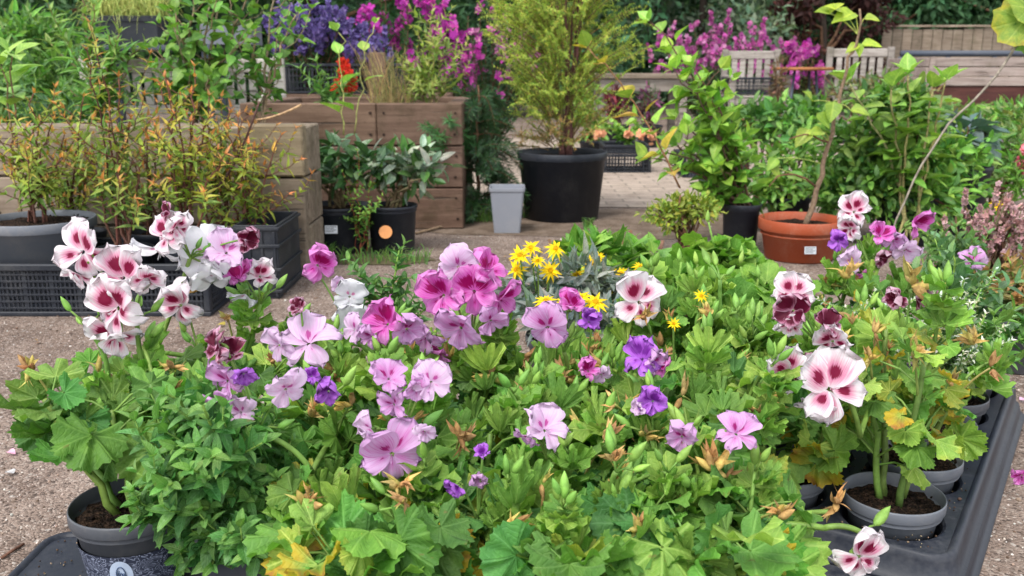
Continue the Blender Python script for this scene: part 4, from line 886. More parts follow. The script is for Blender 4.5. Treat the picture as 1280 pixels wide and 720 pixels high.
# small fruit label discs
g = G(425, 316); 
def disc_tag(name, label, px, py, y, r, col, square=False):
    t = W(px, py, y); m = MB(); M = basis([0, .15, 1], [0, -1, .2])
    if square: m.box((-r*1.4, -r*.9, -.0008), (r*1.4, r*.9, .0008), .0005, col, M=(M, t))
    else:
        n = 24; a = np.arange(n)*2*pi/n; V = np.concatenate([np.stack([r*np.cos(a), r*np.sin(a), np.full(n, z)], 1) for z in (-.0008, .0008)]+[[[0, 0, -.0008], [0, 0, .0008]]]); T = [(2*n, (j+1) % n, j) for j in range(n)]+[(2*n+1, n+j, n+(j+1) % n) for j in range(n)]; m.raw(V@M.T+t, [(j, (j+1) % n, n+(j+1) % n, n+j) for j in range(n)], T, None, col)
    o = tag(m.build(name, M_TAG, None, False), label, 'tag')
    if square:
        m = MB()
        for k in range(4): m.box((-r*1.2, r*(.55-.36*k), .0009), (r*(1.1-.5*(k % 2)), r*(.70-.36*k), .0012), .0001, (.12, .13, .14, 1), M=(M, t))
        m.build('print', M_TAG, o, False)
    return o
disc_tag('plant_tag', 'round orange disc tag hanging at the front of the right black pot', 482, 290, 3.45, .025, (.72, .30, .10, 1))
disc_tag('plant_tag', 'white rectangular tag beside the left black pot', 414, 287, 3.43, .017, (.62, .64, .66, 1), True)
b = G(455, 318); stems_plant('creeping_weed', 'fresh small leaved creeper climbing between the two black pots', 'weed', (b[0], b[1]-.02, 0), .0, [W(448, 190, b[1]-.02), W(470, 225, b[1]-.04), W(440, 250, b[1]-.05), W(462, 262, b[1]-.04), W(430, 215, b[1])], OV, (.018, .03), .02, gr(FRESH, FRESH, LIME), 2, 65, (.002, .001), REDB, side=3, sidel=(.04, .1))
# plants in the brown sleeper bed
yb = 4.35
b = np.array([W(540, 130, yb)[0], yb, .5]); stems_plant('wispy_perennial', 'airy yellow green perennial growing in the brown sleeper bed', 'perennial', b, .5, [W(500, 80, yb), (W(525, 45, yb)), W(548, 30, yb), W(560, 60, yb), W(585, 50, yb), W(515, 100, yb), W(572, 90, yb), W(540, 10, yb)], LAN, (.04, .07), .025, gr((.16, .24, .06), (.25, .33, .07), (.36, .40, .10)), 2, 50, (.003, .0015), (.30, .24, .12), side=4)
b = np.array([W(410, 125, yb)[0], yb, .5]); stems_plant('leafy_perennial', 'fresh green lupin like perennial at the left end of the brown sleeper bed', 'perennial', b, .5, [W(a_, b_, yb) for a_, b_ in ((375, 85), (395, 75), (410, 90), (425, 100), (440, 95), (385, 105))], LAN, (.05, .085), .03, gr(MIDG, (.12, .25, .07), (.18, .32, .1)), 3, 60, (.004, .002), STEMG)
b = np.array([W(480, 125, yb)[0], yb, .5]); t = thing('dry_grass', 'dry brown grass tuft in the brown sleeper bed', 'grass tuft', b); m = MB()
for k in range(150):
    p = b+[U(-.06, .12), U(-.05, .1), 0]; e = p+[U(-.14, .14), U(-.1, .1), U(.1, .32)]; m.tube(bez(p, p+(e-p)*[.3, .3, .7], e, 6), [.002, .0006], 3, vary(mix((.34, .22, .10), (.24, .26, .08), U(0, 1)), .2), False)
m.build('grass', M_STEM, t)
# yellow climbing twig in front of the left planter end
b = np.array([W(378, 128, 3.3)[0], 3.3, .5]); stems_plant('trailing_twig', 'thin trailing yellow green twig crossing in front of the lupin like perennial', 'twig', (W(430, 130, 3.3)[0], 3.3, .47), .47, [W(425, 40, 3.3), W(470, 30, 3.3)], OVW, (.05, .08), .09, gr(FRESH, LIME, LIME), 1, 60, (.003, .0016), (.30, .30, .10), petiole=.012)
# dark fir with drooping branches between sleeper bed and big pot
yf = 4.35; x = W(598, 260, yf)[0]; t = thing('fir_shrub', 'dark green drooping fir between the brown sleeper bed and the big black pot', 'conifer', (x, yf, 0)); ST = MB(); L = MB()
tip = W(596, 105, yf); trunk = wob(bez([x, yf, 0], [x, yf, tip[2]*.5], tip, 12), .006); ST.tube(trunk, [.012, .004], 6, BROWN)
for k in range(84):
    f = U(.12, 1); i = trunk[int(f*11)]; a = U(0, 6.28); l = U(.12, .30)*(1.15-.5*f); d = np.array([cos(a), sin(a)*.7, 0]); e = i+d*l+[0, 0, U(-.14, .05)]
    sprig(ST, L, bez(i, i+d*l*.6+[0, 0, .04], e, 7), [.003, .001], NEED, (.034, .055), .0075, C1((.03, .085, .028), (.045, .12, .035), (.025, .07, .03)), 4, 50, .1, .3, BROWN, 0, 4, .1)
for (a_, b_) in ((530, 158), (540, 185), (560, 150), (545, 170)):
    e = W(a_, b_, 3.98); i = trunk[5]; sprig(ST, L, bez(i, (i+e)/2+[0, 0, .06], e, 9), [.004, .0015], NEED, (.035, .055), .007, C1((.04, .13, .035), (.06, .17, .045)), 5, 50, .3, .2, BROWN, 0, 4, .1)
ST.build('stem', M_BARK, t); L.build('foliage', M_GLS, t)
# grass tufts and weeds at the foot of pots
def tuft(label, px, py, n, h, w, cols=(FRESH, MIDG, (.12, .2, .05))):
    g = G(px, py); t = thing('grass_tuft', label, 'grass tuft', g, 'grass tufts on the path'); m = MB()
    for k in range(n):
        p = g+[U(-w, w), U(-w*.4, w*.4), 0]; q = U(.4, 1)*h; e = p+[U(-.6, .6)*q, U(-.5, .3)*q, q]; m.tube(bez(p, p+(e-p)*[.25, .25, .8], e+[0, 0, -q*.1], 6), [.0022, .0016, .0005], 3, vary(cols[int(rng.integers(3))], .2), False)
    an = np.arange(28)*2*pi/28; jg = 1+rng.uniform(-.15, .15, 28); m.raw(np.stack([g[0]+w*1.05*jg*np.cos(an), g[1]+w*.46*jg*np.sin(an), np.full(28, .003)], 1).tolist()+[(g[0], g[1], .006)], (), [(28, j, (j+1) % 28) for j in range(28)], None, (.10, .085, .045, 0))
    m.build('grass', M_STEM, t)
tuft('bright grass tuft between the small grey pot and the big black pot', 676, 272, 130, .16, .09)
tuft('short grass growing along the foot of the dark fir', 598, 276, 170, .11, .13)
tuft('low weedy grass in front of the two black pots', 470, 326, 160, .06, .2)
tuft('weedy grass blades at the foot of the left black pot', 395, 322, 60, .08, .06)
tuft('small weed on the path right of the big black pot', 735, 286, 60, .06, .022)

# ------------------------------------------------------------------ big pot with golden conifer, small grey pot
g = G(701, 273); yb = 4.38; x = W(702, 250, yb)[0]; rbig = 55.5*S(yb+.03)
t = thing('potted_conifer', 'golden yellow green conifer in a very large black pot at centre', 'potted conifer', (x, yb, 0)); hb = W(700, 194, yb-rbig)[2]
pot(t, (x, yb, 0), rbig, hb, M_BLK, .82, .035, .03)
ST = MB(); L = MB(); base = np.array([x+.02, yb, hb-.03])
for k in range(5):
    e = W(705+U(-60, 55), U(-70, 20), yb+U(-.15, .15)); ST.tube(wob(bez(base+rng.normal(0, .012, 3)*[1, 1, 0], base*[.7, .7, 1]+e*[.3, .3, 0]+[0, 0, .25], e, 12), .006), [.014, .009, .003], 7, (.09, .04, .035, 0))
for k in range(240):
    f = rng.random()**.8; py = 185-f*230; half = 42+62*min(1, f*1.9) - 22*max(0, f-.7)*3
    dxp = U(-1, 1); py += 12*abs(dxp); p = W(700+dxp*half*U(.5, 1), py, yb+U(-.2, .2)); ax0 = np.array([x, yb, max(hb, p[2]-.16)]); i = ax0+(p-ax0)*U(.35, .5)
    d = nrm(p-ax0+[0, 0, .03]); l = U(.10, .2); e = p+d*l*.7+[0, 0, U(-.05, .05)]
    if f < .16: cc = C1((.36, .22, .07), (.28, .2, .07), (.2, .24, .06))
    else: cc = C1((.30, .42, .06), (.40, .48, .08), (.21, .34, .05), (.46, .46, .09))
    pts = bez(i, (i+e)/2+[0, 0, .03], e, 8); sprig(ST, L, pts, [.0028, .0009], LAN, (.014, .026), .012, cc, 3, 55, .25, .3, (.20, .13, .06), 0, 4, .2)
    for q in range(4):
        j = pts[int(rng.integers(2, 7))]; sd = nrm(rng.normal(0, 1.0, 3)+d); e2 = j+sd*U(.05, .11); sprig(None, L, bez(j, (j+e2)/2+[0, 0, .01], e2, 5), .001, LAN, (.012, .022), .010, cc, 3, 42, .05, .3)
ST.build('stem', M_BARK, t); L.build('foliage', M_OVL, t)
yg = G(634, 292)[1]+.06; xg = W(634, 270, yg)[0]; hg = W(634, 235, yg-.06)[2]; t = thing('square_pot', 'small tapered square grey pot standing empty on the path', 'plant pot', (xg, yg, 0)); m = MB()
def sq(h_, z, rd=.010): P = rrect(2*h_, 2*h_, rd, 4)-h_; return np.stack([P[:, 0]+xg, P[:, 1]+yg, np.full(len(P), z)], 1)
wt = 22*S(yg); Rg = [sq(wt*.72, .002), sq(wt*.74, .0), sq(wt*.745, .004), sq(wt*.95, hg-.016), sq(wt*1.0, hg-.014), sq(wt*1.01, hg-.001), sq(wt*.985, hg), sq(wt*.95, hg-.002), sq(wt*.93, hg-.02), sq(wt*.70, .01), sq(.012, .008)]; k = len(Rg[0])
m.raw(np.concatenate(Rg), [(i*k+j, i*k+(j+1) % k, (i+1)*k+(j+1) % k, (i+1)*k+j) for i in range(len(Rg)-1) for j in range(k)]).build('pot', mat_plastic('light_grey_plastic', (.21, .22, .25), .45, .3, (.35, .33, .31)), t, False)

# ------------------------------------------------------------------ plants by the crates right of the big pot
yc = 6.48
b = np.array([W(785, 170, yc)[0], yc, .15]); t = stems_plant('bedding_plants', 'green seedlings with coral orange flowers in the stacked crates', 'flowering plant', b, .17, [W(U(758, 812), U(145, 165), yc+U(-.1, .1)) for _ in range(16)], OVW, (.04, .07), .04, gr(FRESH, FRESH, LIME), 2, 60, (.003, .0015), STEMG)
for px, py in ((746, 168), (786, 168), (800, 167), (815, 170)):
    m = MB(); c = W(px, py, yc-.2)
    for q in range(8): m.put(BLO[q % 3], basis(rng.normal(0, 1, 3), [U(-.5, .5), -1, U(0, .8)]), c+rng.normal(0, .016, 3), U(.018, .03), vary((.74, .36, .20), .2))
    m.build('flower', M_BLOS, t)
for lab, px, y, col in (('dark red leaved plant under the plank table', 770, 8.4, ((.14, .02, .03), (.08, .02, .03))), ('purple flecked plant under the right end of the plank table', 812, 8.4, ((.06, .09, .04), (.18, .05, .14)))):
    bushy('stored_plant', lab, 'potted plant', (W(px, 150, y)[0], y, 0), [pc(px, 130, y, 14, 18)], 240, LAN, (.05, .09), col, potspec=(.12, .2, M_BLK))
bushy('stored_plant', 'leafy young plant standing behind the stacked crates', 'potted plant', (W(740, 190, 6.9)[0], 6.9, 0), [pc(735, 130, 6.9, 18, 26), pc(742, 160, 6.9, 14, 16)], 260, OV, (.05, .08), (FRESH, LIME, (.2, .2, .06)), potspec=(.10, .18, M_BLK))

# ------------------------------------------------------------------ right side: lime shrub, terracotta sapling, big bush
yl = 3.55; xl = W(925, 290, yl)[0]; hl = .19
t = stems_plant('hydrangea', 'tall lime green big leaved shrub in a black pot left of the terracotta pot', 'potted shrub', (xl, yl, 0), hl-.03, [W(a, b, yl+U(-.12, .12)) for a, b in ((818, 30), (835, 70), (800, 150), (815, 195), (845, 90), (868, 85), (880, 130), (850, 150), (895, 170), (838, 190), (870, 215), (905, 215), (885, 240), (860, 125))], OVW, (.06, .10), .055, gr((.11, .26, .04), (.19, .37, .05), (.27, .44, .07)), 2, 62, (.0055, .0025), (.12, .07, .05), None, (25*S(yl), hl, M_BLK, .8, .02), petiole=.022, side=2, sidel=(.08, .16), shrink=.3, c0=(xl, yl, 0))
b = np.array([W(830, 200, 3.3)[0], 3.3, 0]); 
m = MB(); L = MB(); t = thing('arching_shoot', 'long arching shoot with yellowing leaves leaning left from the lime green shrub', 'shoot', W(850, 230, 3.3)); pts = wob(bez(W(850, 235, 3.3), W(800, 120, 3.3), W(735, 62, 3.3), 14), .003)
sprig(m, L, pts, [.004, .002], OVW, (.06, .095), .075, C1((.24, .30, .04), (.40, .34, .04), (.18, .28, .04), (.42, .26, .05)), 2, 65, .1, .2, (.26, .12, .06), .016); m.build('stem', M_BARK, t); L.build('foliage', M_OVL, t)
bushy('low_shrub', 'low yellow green bushlet in front of the black potted lime shrub', 'shrub', (W(858, 285, 3.1)[0], 3.1, 0), [pc(835, 268, 3.1, 28, 18), pc(875, 262, 3.1, 30, 16), pc(855, 258, 3.1, 28, 14)], 900, LOW+OV, (.016, .03), ((.26, .34, .04), (.18, .28, .035), (.34, .38, .06)), potspec=(.09, .08, M_BLK))
yt = 3.42; xt = W(1000, 290, yt)[0]; rt_ = 52*S(yt); zt_ = W(1000, 272, yt)[2]
t = thing('terracotta_pot_sapling', 'sapling with a bare slanting trunk in the wide terracotta coloured pot', 'potted sapling', (xt, yt, 0)); pot(t, (xt, yt, 0), rt_, zt_, M_TERRA, .80, .042, .03, seg=56)
m = MB(); m.lathe([(rt_*.925, zt_*.60), (rt_*.94, zt_*.61), (rt_*.94, zt_*.64), (rt_*.925, zt_*.65)], (xt, yt, 0), 56); m.build('moulded_band', M_TERRA, t)
ST = MB(); L = MB(); tr = wob(bez([xt+.015, yt, zt_-.04], W(1038, 190, yt), W(1060, 70, yt), 16), .003); tr2 = wob(bez(tr[-1], W(1078, 60, yt), W(1076, 10, yt), 6), .002)
ST.tube(np.concatenate([tr, tr2[1:]]), [.012, .009, .006, .004], 8, (.17, .115, .075, 0))
def big_leaf(px, py, yy, s, dx, dz, c, node=None):
    p = W(px, py, yy); nd = tr[int(np.argmin(np.linalg.norm(tr-p, axis=1)))] if node is None else node
    d = nrm([dx, -.35, dz]); at = p-d*s*.5; ST.tube(bez(nd, (nd+at)/2+[0, 0, .02], at, 6), [.0022, .0016], 5, vary((.3, .33, .08), .1), False); put_leaf(L, OVW, at, d, nrm([-dx*.2, -.55, .8]), s, vary(c, .15))
for q in ((1030, 14, .07, -.9, .2), (1055, 20, .10, -.8, -.2), (1046, 8, .08, -.6, .4), (1090, 24, .055, .9, -.1), (1066, 58, .055, -.8, -.3), (1090, 55, .07, .9, 0), (1074, 62, .05, .1, -.8), (1045, 10, .06, .6, .5)): big_leaf(q[0], q[1], yt, q[2], q[3], q[4], (.30, .40, .04), tr2[3] if q[1] < 40 else tr2[0])
for q in ((1040, 140, .08, -.2, -.9), (1003, 172, .085, -.6, -.6), (1030, 150, .07, .6, -.6), (1020, 165, .07, -.9, 0), (965, 205, .06, -.6, -.6), (970, 215, .05, .5, -.6), (1075, 140, .07, .9, -.2), (1010, 120, .06, -.6, .6)): big_leaf(q[0], q[1], yt-.05, q[2]*1.0, q[3], q[4], (.22, .33, .04))
b2 = wob(bez(tr[4], W(985, 200, yt-.05), W(960, 232, yt-.1), 6), .003); ST.tube(b2, [.004, .002], 5, (.14, .06, .04, 0))
b2 = wob(bez(tr[8], W(1010, 160, yt-.05), W(985, 175, yt-.1), 6), .003); ST.tube(b2, [.004, .002], 5, (.14, .06, .04, 0))
ST.build('trunk', M_BARK, t); L.build('foliage', M_OVL, t)
disc_tag('plant_tag', 'white label stuck in front of the terracotta coloured pot', 1013, 313, yt-rt_-.015, .015, (.40, .42, .44, 1), True)
yb = 3.75
bushy('bay_bush', 'dense glossy mid green bush behind and right of the terracotta pot', 'shrub', (W(1130, 290, yb)[0], yb, 0), [pc(1075, 185, yb, 48, 40, 40), pc(1130, 175, yb, 52, 42, 40), pc(1180, 200, yb, 45, 40, 40), pc(1100, 235, yb-.1, 50, 38, 40), pc(1160, 245, yb-.1, 55, 38, 40), pc(1050, 240, yb, 40, 34, 36), pc(1130, 130, yb, 40, 22, 30)], 4200, OV, (.034, .058), (MIDG, (.11, .23, .045), FRESH, (.20, .36, .07)), mat=M_OVL, potspec=(.15, .2, M_BLK), nst=24, lump=.6, shell=.4)
b = np.array([W(1140, 250, 3.55)[0], 3.55, 0]); stems_plant('leafy_sapling', 'tall pale shoot with broad serrated leaves poking out of the glossy bush', 'sapling', b, .0, [W(1138, 95, 3.5), W(1112, 110, 3.5), W(1165, 112, 3.5), W(1180, 105, 3.5), W(1060, 105, 3.6)], OVW, (.07, .11), .07, gr(FRESH, (.14, .28, .04), LIME), 3, 70, (.006, .003), (.26, .24, .10), petiole=.02, t0=.45, shrink=.2)
# long bare cane arching to the right edge with a drooping big leaf
t = thing('bare_cane', 'long bare grey cane arching up to a drooping yellow edged leaf at the right edge', 'branch', G(1120, 300)); m = MB(); L = MB(); y2 = 2.7
pts = wob(np.concatenate([bez(W(1112, 300, y2), W(1150, 190, y2), W(1200, 140, y2), 9), bez(W(1200, 140, y2), W(1255, 95, y2), W(1292, 20, y2), 8)[1:]]), .002); m.tube(pts, [.003, .0032, .0042], 7, (.22, .19, .15, 0)); m.build('stem', M_BARK, t)
for (px, py, s, dx, dz, c) in ((1280, 25, .16, -.6, -.75, (.2, .3, .05, .45)), (1290, 40, .12, .1, -1, (.14, .26, .05, .2)), (1287, 10, .12, -.9, .1, (.2, .3, .05, .35))):
    put_leaf(L, FANLO, W(px, py, y2), nrm([dx, -.2, dz]), [-.3, -.9, .4], s*.55, np.array(c))
L.build('foliage', M_FAN, t)
bushy('hosta', 'blue grey broad leaved hosta right of the glossy bush', 'perennial', (W(1205, 190, 3.9)[0], 3.9, 0), [pc(1205, 165, 3.9, 28, 16)], 34, OVW, (.08, .13), ((.09, .13, .13), (.06, .11, .09)), mat=M_GLS, potspec=(.12, .3, M_BLK), upb=1.2)
bushy('mixed_perennial', 'loose pale green perennials filling the right edge in front of the long planter', 'perennial', (W(1250, 240, 4.3)[0], 4.3, 0), [pc(1230, 175, 4.4, 40, 30), pc(1270, 200, 4.3, 45, 34), pc(1215, 225, 4.2, 40, 30), pc(1300, 170, 4.4, 45, 40), pc(1265, 150, 4.6, 40, 20)], 1700, LAN+OV, (.035, .06), (FRESH, (.12, .2, .06), (.2, .25, .08), MIDG), nst=18)
t = px_bush('pelargonium_zonal', 'salmon pink flower head at the right edge above the pale perennials', 'flowering plant', 1276, 182, 3.9, .15, 12, 8, FRESH, ((.70, .16, .22), (.75, .25, .3)), 16, nspray=3, bl=(.012, .02), spike=.05, stem=False)
bushy('lawn_shrub', 'soft mid green shrubs below the right slatted bench', 'shrub', (W(1095, 130, 6.8)[0], 6.8, 0), [pc(1070, 118, 6.8, 34, 22), pc(1110, 112, 6.8, 36, 22), pc(1140, 125, 6.8, 34, 18)], 900, LAN, (.05, .09), ((.16, .22, .08), (.11, .19, .06), (.3, .22, .12)))
bushy('lawn_shrub', 'buff brown dried perennials left of the long planter', 'shrub', (W(1150, 135, 6.3)[0], 6.3, 0), [pc(1125, 132, 6.3, 34, 14), pc(1165, 138, 6.3, 30, 12)], 420, LAN, (.04, .08), ((.34, .24, .13), (.22, .2, .08), (.16, .2, .08)))
bushy('lawn_shrub', 'low green planting between the lime shrub and the slatted benches', 'shrub', (W(955, 160, 5.4)[0], 5.4, 0), [pc(945, 150, 5.4, 32, 22), pc(985, 155, 5.3, 36, 26), pc(905, 165, 5.5, 26, 20), pc(1015, 145, 5.4, 28, 20)], 1000, OV+LAN, (.05, .09), (FRESH, (.10, .21, .06), MIDG))
bushy('lawn_shrub', 'dried brown climber twined up the gap before the small orange topped table', 'shrub', (W(972, 120, 7.6)[0], 7.6, 0), [pc(972, 105, 7.6, 10, 34)], 130, LAN, (.05, .09), ((.25, .15, .09), (.16, .12, .06)))
bushy('low_grass', 'bright low grass strip beneath the long planter at the right', 'grass', (W(1240, 150, 6.9)[0], 6.9, 0), [pc(1200, 148, 7.0, 45, 14), pc(1270, 150, 6.9, 50, 16)], 600, LAN, (.06, .12), ((.14, .26, .05), (.1, .2, .04)))
m = MB(); x = W(925, 140, 8.9)[0]; t = thing('terracotta_pot', 'brown pot standing under the left slatted bench', 'plant pot', (x, 8.9, 0)); pot(t, (x, 8.9, 0), .14, .22, M_TERRA, .75, .03)
t = px_bush('lilac_spray', 'lilac flowering plant on the trailing stems right of the bench', 'flowering plant', 1265, 152, 5.2, .1, 20, 8, FRESH, ((.6, .35, .55),), 8, nspray=4, bl=(.012, .02), spike=.05, stem=False)
# black nursery pot behind the lime shrub and black trays
for lab, px, y, r, h in (('black nursery pot beside the foot of the lime green shrub', 905, 4.6, .12, .16),): 
    x = W(px, 200, y)[0]; t = thing('nursery_pot', lab, 'plant pot', (x, y, 0)); pot(t, (x, y, 0), r, h, M_BLK)
y = 6.0; a = W(855, 190, y)[0]; b = W(938, 190, y)[0]; crate('black crate on the paving behind the lime green shrub', a, b, y, y+.36, .16, (16, 12, 4))

bushy('airy_shrub', 'airy fine leaved green shrub just behind the left rim of the terracotta coloured pot', 'shrub', (W(985, 260, 4.05)[0], 4.05, 0), [pc(965, 205, 4.05, 34, 34), pc(1005, 190, 4.05, 34, 34), pc(985, 235, 4.0, 36, 28), pc(1025, 215, 4.05, 30, 32), pc(950, 240, 4.0, 24, 24)], 900, OV, (.030, .055), (FRESH, (.11, .23, .05), LIME), potspec=(.1, .15, M_BLK), nst=16, lump=.6, shell=.35)
# ------------------------------------------------------------------ foreground plants in and behind the trays
B, MG, LI, PA, WH, WI, DK = 'burg', 'magenta', 'lilac', 'pale', 'white', 'wilt', 'dark'
HB = .37
def wfl(px, py, Y, n=1): return W(px, py, Y)
g0 = G(165, 625, .15)
# ornate pot, bottom left
def pattern_mat():
    m, nt = newmat('damask_sleeve'); n = N(nt); t, u, v = uvxy(n); cx = n.n('ShaderNodeCombineXYZ'); n.l(n.m('MULTIPLY', u, 11.0), cx.inputs[0]); n.l(n.m('MULTIPLY', v, 3.2), cx.inputs[1])
    ns = n.n('ShaderNodeTexNoise'); ns.inputs['Scale'].default_value = 1.6; ns.inputs['Detail'].default_value = 1; ns.inputs['Distortion'].default_value = 1.6; n.l(cx.outputs[0], ns.inputs['Vector'])
    f = n.m('ABSOLUTE', n.m('SUBTRACT', n.m('FRACT', n.m('MULTIPLY', ns.outputs[0], 7.0)), .5)); k = n.m('SUBTRACT', 1.0, n.ss(f, .10, .17))
    c = n.mixc(k, (.022, .026, .045), (.20, .22, .29)); n.pbr(c, .5, .35); return m
t = geranium('potted_geranium', 'white geranium with burgundy blotched flowers in the ornate pot at far left', (g0[0], g0[1]), .15, .225, .19, 84, M_POTG, .078, .106, (MIDG, (.07, .17, .03), FRESH), (.030, .050), .10,
  [dict(y=1.16, c=(172, 402), s=(184, 472), b=2, f=[(98, 314, 70, B, -.35, .75, 1.0, .12), (96, 347, 42, B, -.6, -.5, 1.0, .12, .03), (152, 344, 76, B, .05, .85, 1.0, .14), (183, 352, 46, B, .6, .1, .9), (139, 386, 84, B, -.15, .1, 1.0, .15, -.02), (143, 424, 62, B, .1, -.7, 1.0, .1, .01)]),
   dict(y=1.18, c=(112, 415), s=(135, 485), b=6, f=[]),
   dict(y=1.2, c=(205, 505), s=(215, 560), b=3, f=[])], 3, 18, lean=(-.035, .03), blank=lambda e: e[2] < .24 and e[1] < 1.13)
m = MB(); x, y, z = g0[0], g0[1], .044; rb = .078*.76
m.lathe([(rb+.0012, z+.003), (rb+.0105, z+.062)], (x, y, 0), 64); m.build('patterned_sleeve', pattern_mat(), t)
# oval emblem on the sleeve
m = MB(); ac = math.atan2(-1, .10); nn = 24
def onsl(a, zz, off): r = rb+.0012+.0093*(zz-z-.003)/.059+off; return (x+r*cos(a), y+r*sin(a), zz)
P = [onsl(ac+.0155/rb*cos(q)*.82, z+.036+.021*sin(q), .0012) for q in np.arange(nn)*2*pi/nn]+[onsl(ac, z+.036, .0014)]
m.raw(P, (), [(nn, q, (q+1) % nn) for q in range(nn)], None, (.36, .42, .52, 1)); em = m.build('emblem', M_TAG, t)
m = MB()
for s_, a0, a1 in ((.68, -60, 200), (.42, 120, 380), (.2, -30, 250)):
    q = np.radians(np.linspace(a0, a1, 14)); m.tube([onsl(ac+.0155/rb*cos(k)*.82*s_*.55, z+.036+.021*sin(k)*s_*.9, .0018) for k in q], .0009, 4, (.06, .09, .16, 1))
m.build('emblem_figure', M_TAG, em)

# small leaved bushy bedding plant
def bedding(label, xy, zr, tips, cols, size=(.02, .042), gap=.013, potr=.07, poth=.115, Ts=OV, name='calibrachoa', cat='bedding plant', side=6, pm=M_POTG, group=None, pair=2, sl=(.04, .09)):
    x, y = xy; return stems_plant(name, label, cat, (x, y, zr-poth), zr-.02, tips, Ts, size, gap, cols, pair, 60, (.003, .0015), STEMG, group, (potr, poth, pm), side=side, sidel=sl, t0=.25, shrink=.45, c0=(x, y, zr-poth), up=.5, wb=.004)
bedding('bushy small leaved plant without flowers spilling over the front left tray', (-.345, 1.08), .15, [W(a, b, U(.93, 1.1)) for a, b in ((205, 545), (230, 515), (215, 490), (240, 580), (250, 560), (215, 600), (205, 655), (250, 640), (290, 600), (310, 615), (270, 700), (320, 660), (225, 690), (170, 655), (330, 640), (270, 570), (195, 575), (300, 715), (255, 520), (285, 545), (325, 690), (340, 590), (235, 610), (265, 625), (345, 715), (210, 700))], gr((.045, .145, .04), (.075, .21, .05), (.14, .30, .07)), (.024, .042), .012, side=7)

GE = 'potted_geranium'
geranium(GE, 'geranium with crumpled lilac flowers and wilted purple ones, left of centre', (-.20, 1.16), .125, .21, .18, 54, leafr=(.024, .046), nyoung=20, nshoot=4, umbels=[
  dict(y=.99, c=(322, 540), s=(390, 590), b=4, f=[(268, 436, 50, DK, -.5, .2, .8, .2), (290, 440, 42, DK, .3, .6, .8, .2, .02), (280, 478, 50, LI, -.2, .1, .9, .2), (305, 470, 36, WI, .4, .2, .6, .2), (270, 505, 44, LI, -.4, -.1, .9, .18), (300, 515, 44, PA, .3, .1, 1, .15), (358, 490, 54, PA, .35, .05, 1.1, .12), (264, 543, 40, PA, -.5, -.4, .8, .2)]),
  dict(y=1.06, c=(410, 505), b=2, f=[(390, 470, 24, WI, 0, .6, .5, .2), (410, 490, 36, WI, .3, .4, .6, .25)])], nwith=5, lean=(.0, 0))
geranium(GE, 'geranium with a ring of bright lilac flowers at front centre', (-.045, 1.14), .125, .19, .17, 54, leafr=(.024, .046), nyoung=20, nshoot=4, umbels=[
  dict(y=.97, c=(502, 545), s=(515, 610), b=3, f=[(486, 470, 44, LI, -.1, .75, 1, .12), (489, 507, 44, LI, -.2, -.1, .75, .18), (520, 487, 40, LI, .15, .2, .7, .15), (540, 478, 56, PA, .5, .4, 1.1, .13), (460, 540, 42, PA, -.7, .1, .9, .15), (488, 570, 84, LI, -.1, .1, 1.1, .09, -.02), (532, 541, 32, PA, .6, -.2, .7, .15)])], nwith=4)
geranium(GE, 'geranium with one open pale lilac flower and small wilted purple blooms at lower centre', (.105, 1.15), .125, .185, .17, 54, leafr=(.024, .046), nyoung=20, nshoot=4, umbels=[
  dict(y=1.0, c=(686, 580), b=3, f=[(684, 534, 58, PA, .4, .6, 1.0, .14), (660, 548, 36, LI, -.5, -.4, .7, .2)]),
  dict(y=.94, c=(598, 655), s=(620, 715), b=5, f=[(603, 566, 24, WI, 0, .7, .4, .15), (598, 598, 34, LI, .1, -.1, .5, .2), (570, 610, 36, WI, -.4, .1, .6, .2)]),
  dict(y=.98, c=(700, 725), b=2, f=[(704, 690, 22, LI, .2, .4, .6, .2)])], nwith=5)
geranium(GE, 'geranium with shrivelled violet blooms and orange dried heads right of centre', (.255, 1.16), .125, .20, .17, 54, leafr=(.024, .046), nyoung=20, nshoot=4, umbels=[
  dict(y=1.05, c=(818, 550), b=5, f=[(816, 503, 40, WI, .1, .5, .7, .22), (800, 510, 24, PA, -.4, .1, .5, .2)]),
  dict(y=1.0, c=(880, 590), s=(865, 640), b=4, f=[(852, 548, 40, LI, -.4, -.1, .7, .22), (922, 538, 52, LI, .7, .35, 1.0, .12)], w=[(893, 588, 46)])], nwith=4)
geranium(GE, 'leafy geranium with yellow tinged leaves along the bottom edge left of centre', (-.165, .955), .125, .15, .14, 50, leafr=(.034, .060), nyoung=16, umbels=[dict(y=.9, c=(510, 640), b=2, f=[], w=[(508, 624, 34), (570, 662, 24)]), dict(y=.9, c=(430, 705), b=3, f=[])], yel=.22, nwith=3)
geranium(GE, 'broad leaved geranium without open flowers at the bottom centre', (-.07, .955), .125, .14, .18, 54, leafr=(.034, .060), nyoung=16, umbels=[], nwith=1, yel=.08)
geranium(GE, 'broad leaved geranium at the bottom edge right of centre', (.075, .95), .125, .15, .18, 54, leafr=(.034, .060), nyoung=16, umbels=[dict(y=.93, c=(770, 590), s=(775, 650), b=6, f=[], w=[(765, 575, 30)])], nwith=2)
geranium(GE, 'strongly scalloped geranium with a drooping bicolour flower at the bottom right', (.215, .955), .125, .155, .125, 56, leafr=(.034, .060), nyoung=16, umbels=[dict(y=.93, c=(1080, 668), s=(1030, 660), b=1, f=[(1080, 700, 66, B, .1, .1, 1.0, .12)]), dict(y=1.0, c=(1040, 640), b=0, f=[], w=[(1045, 632, 34)])], yel=.08, nwith=2)

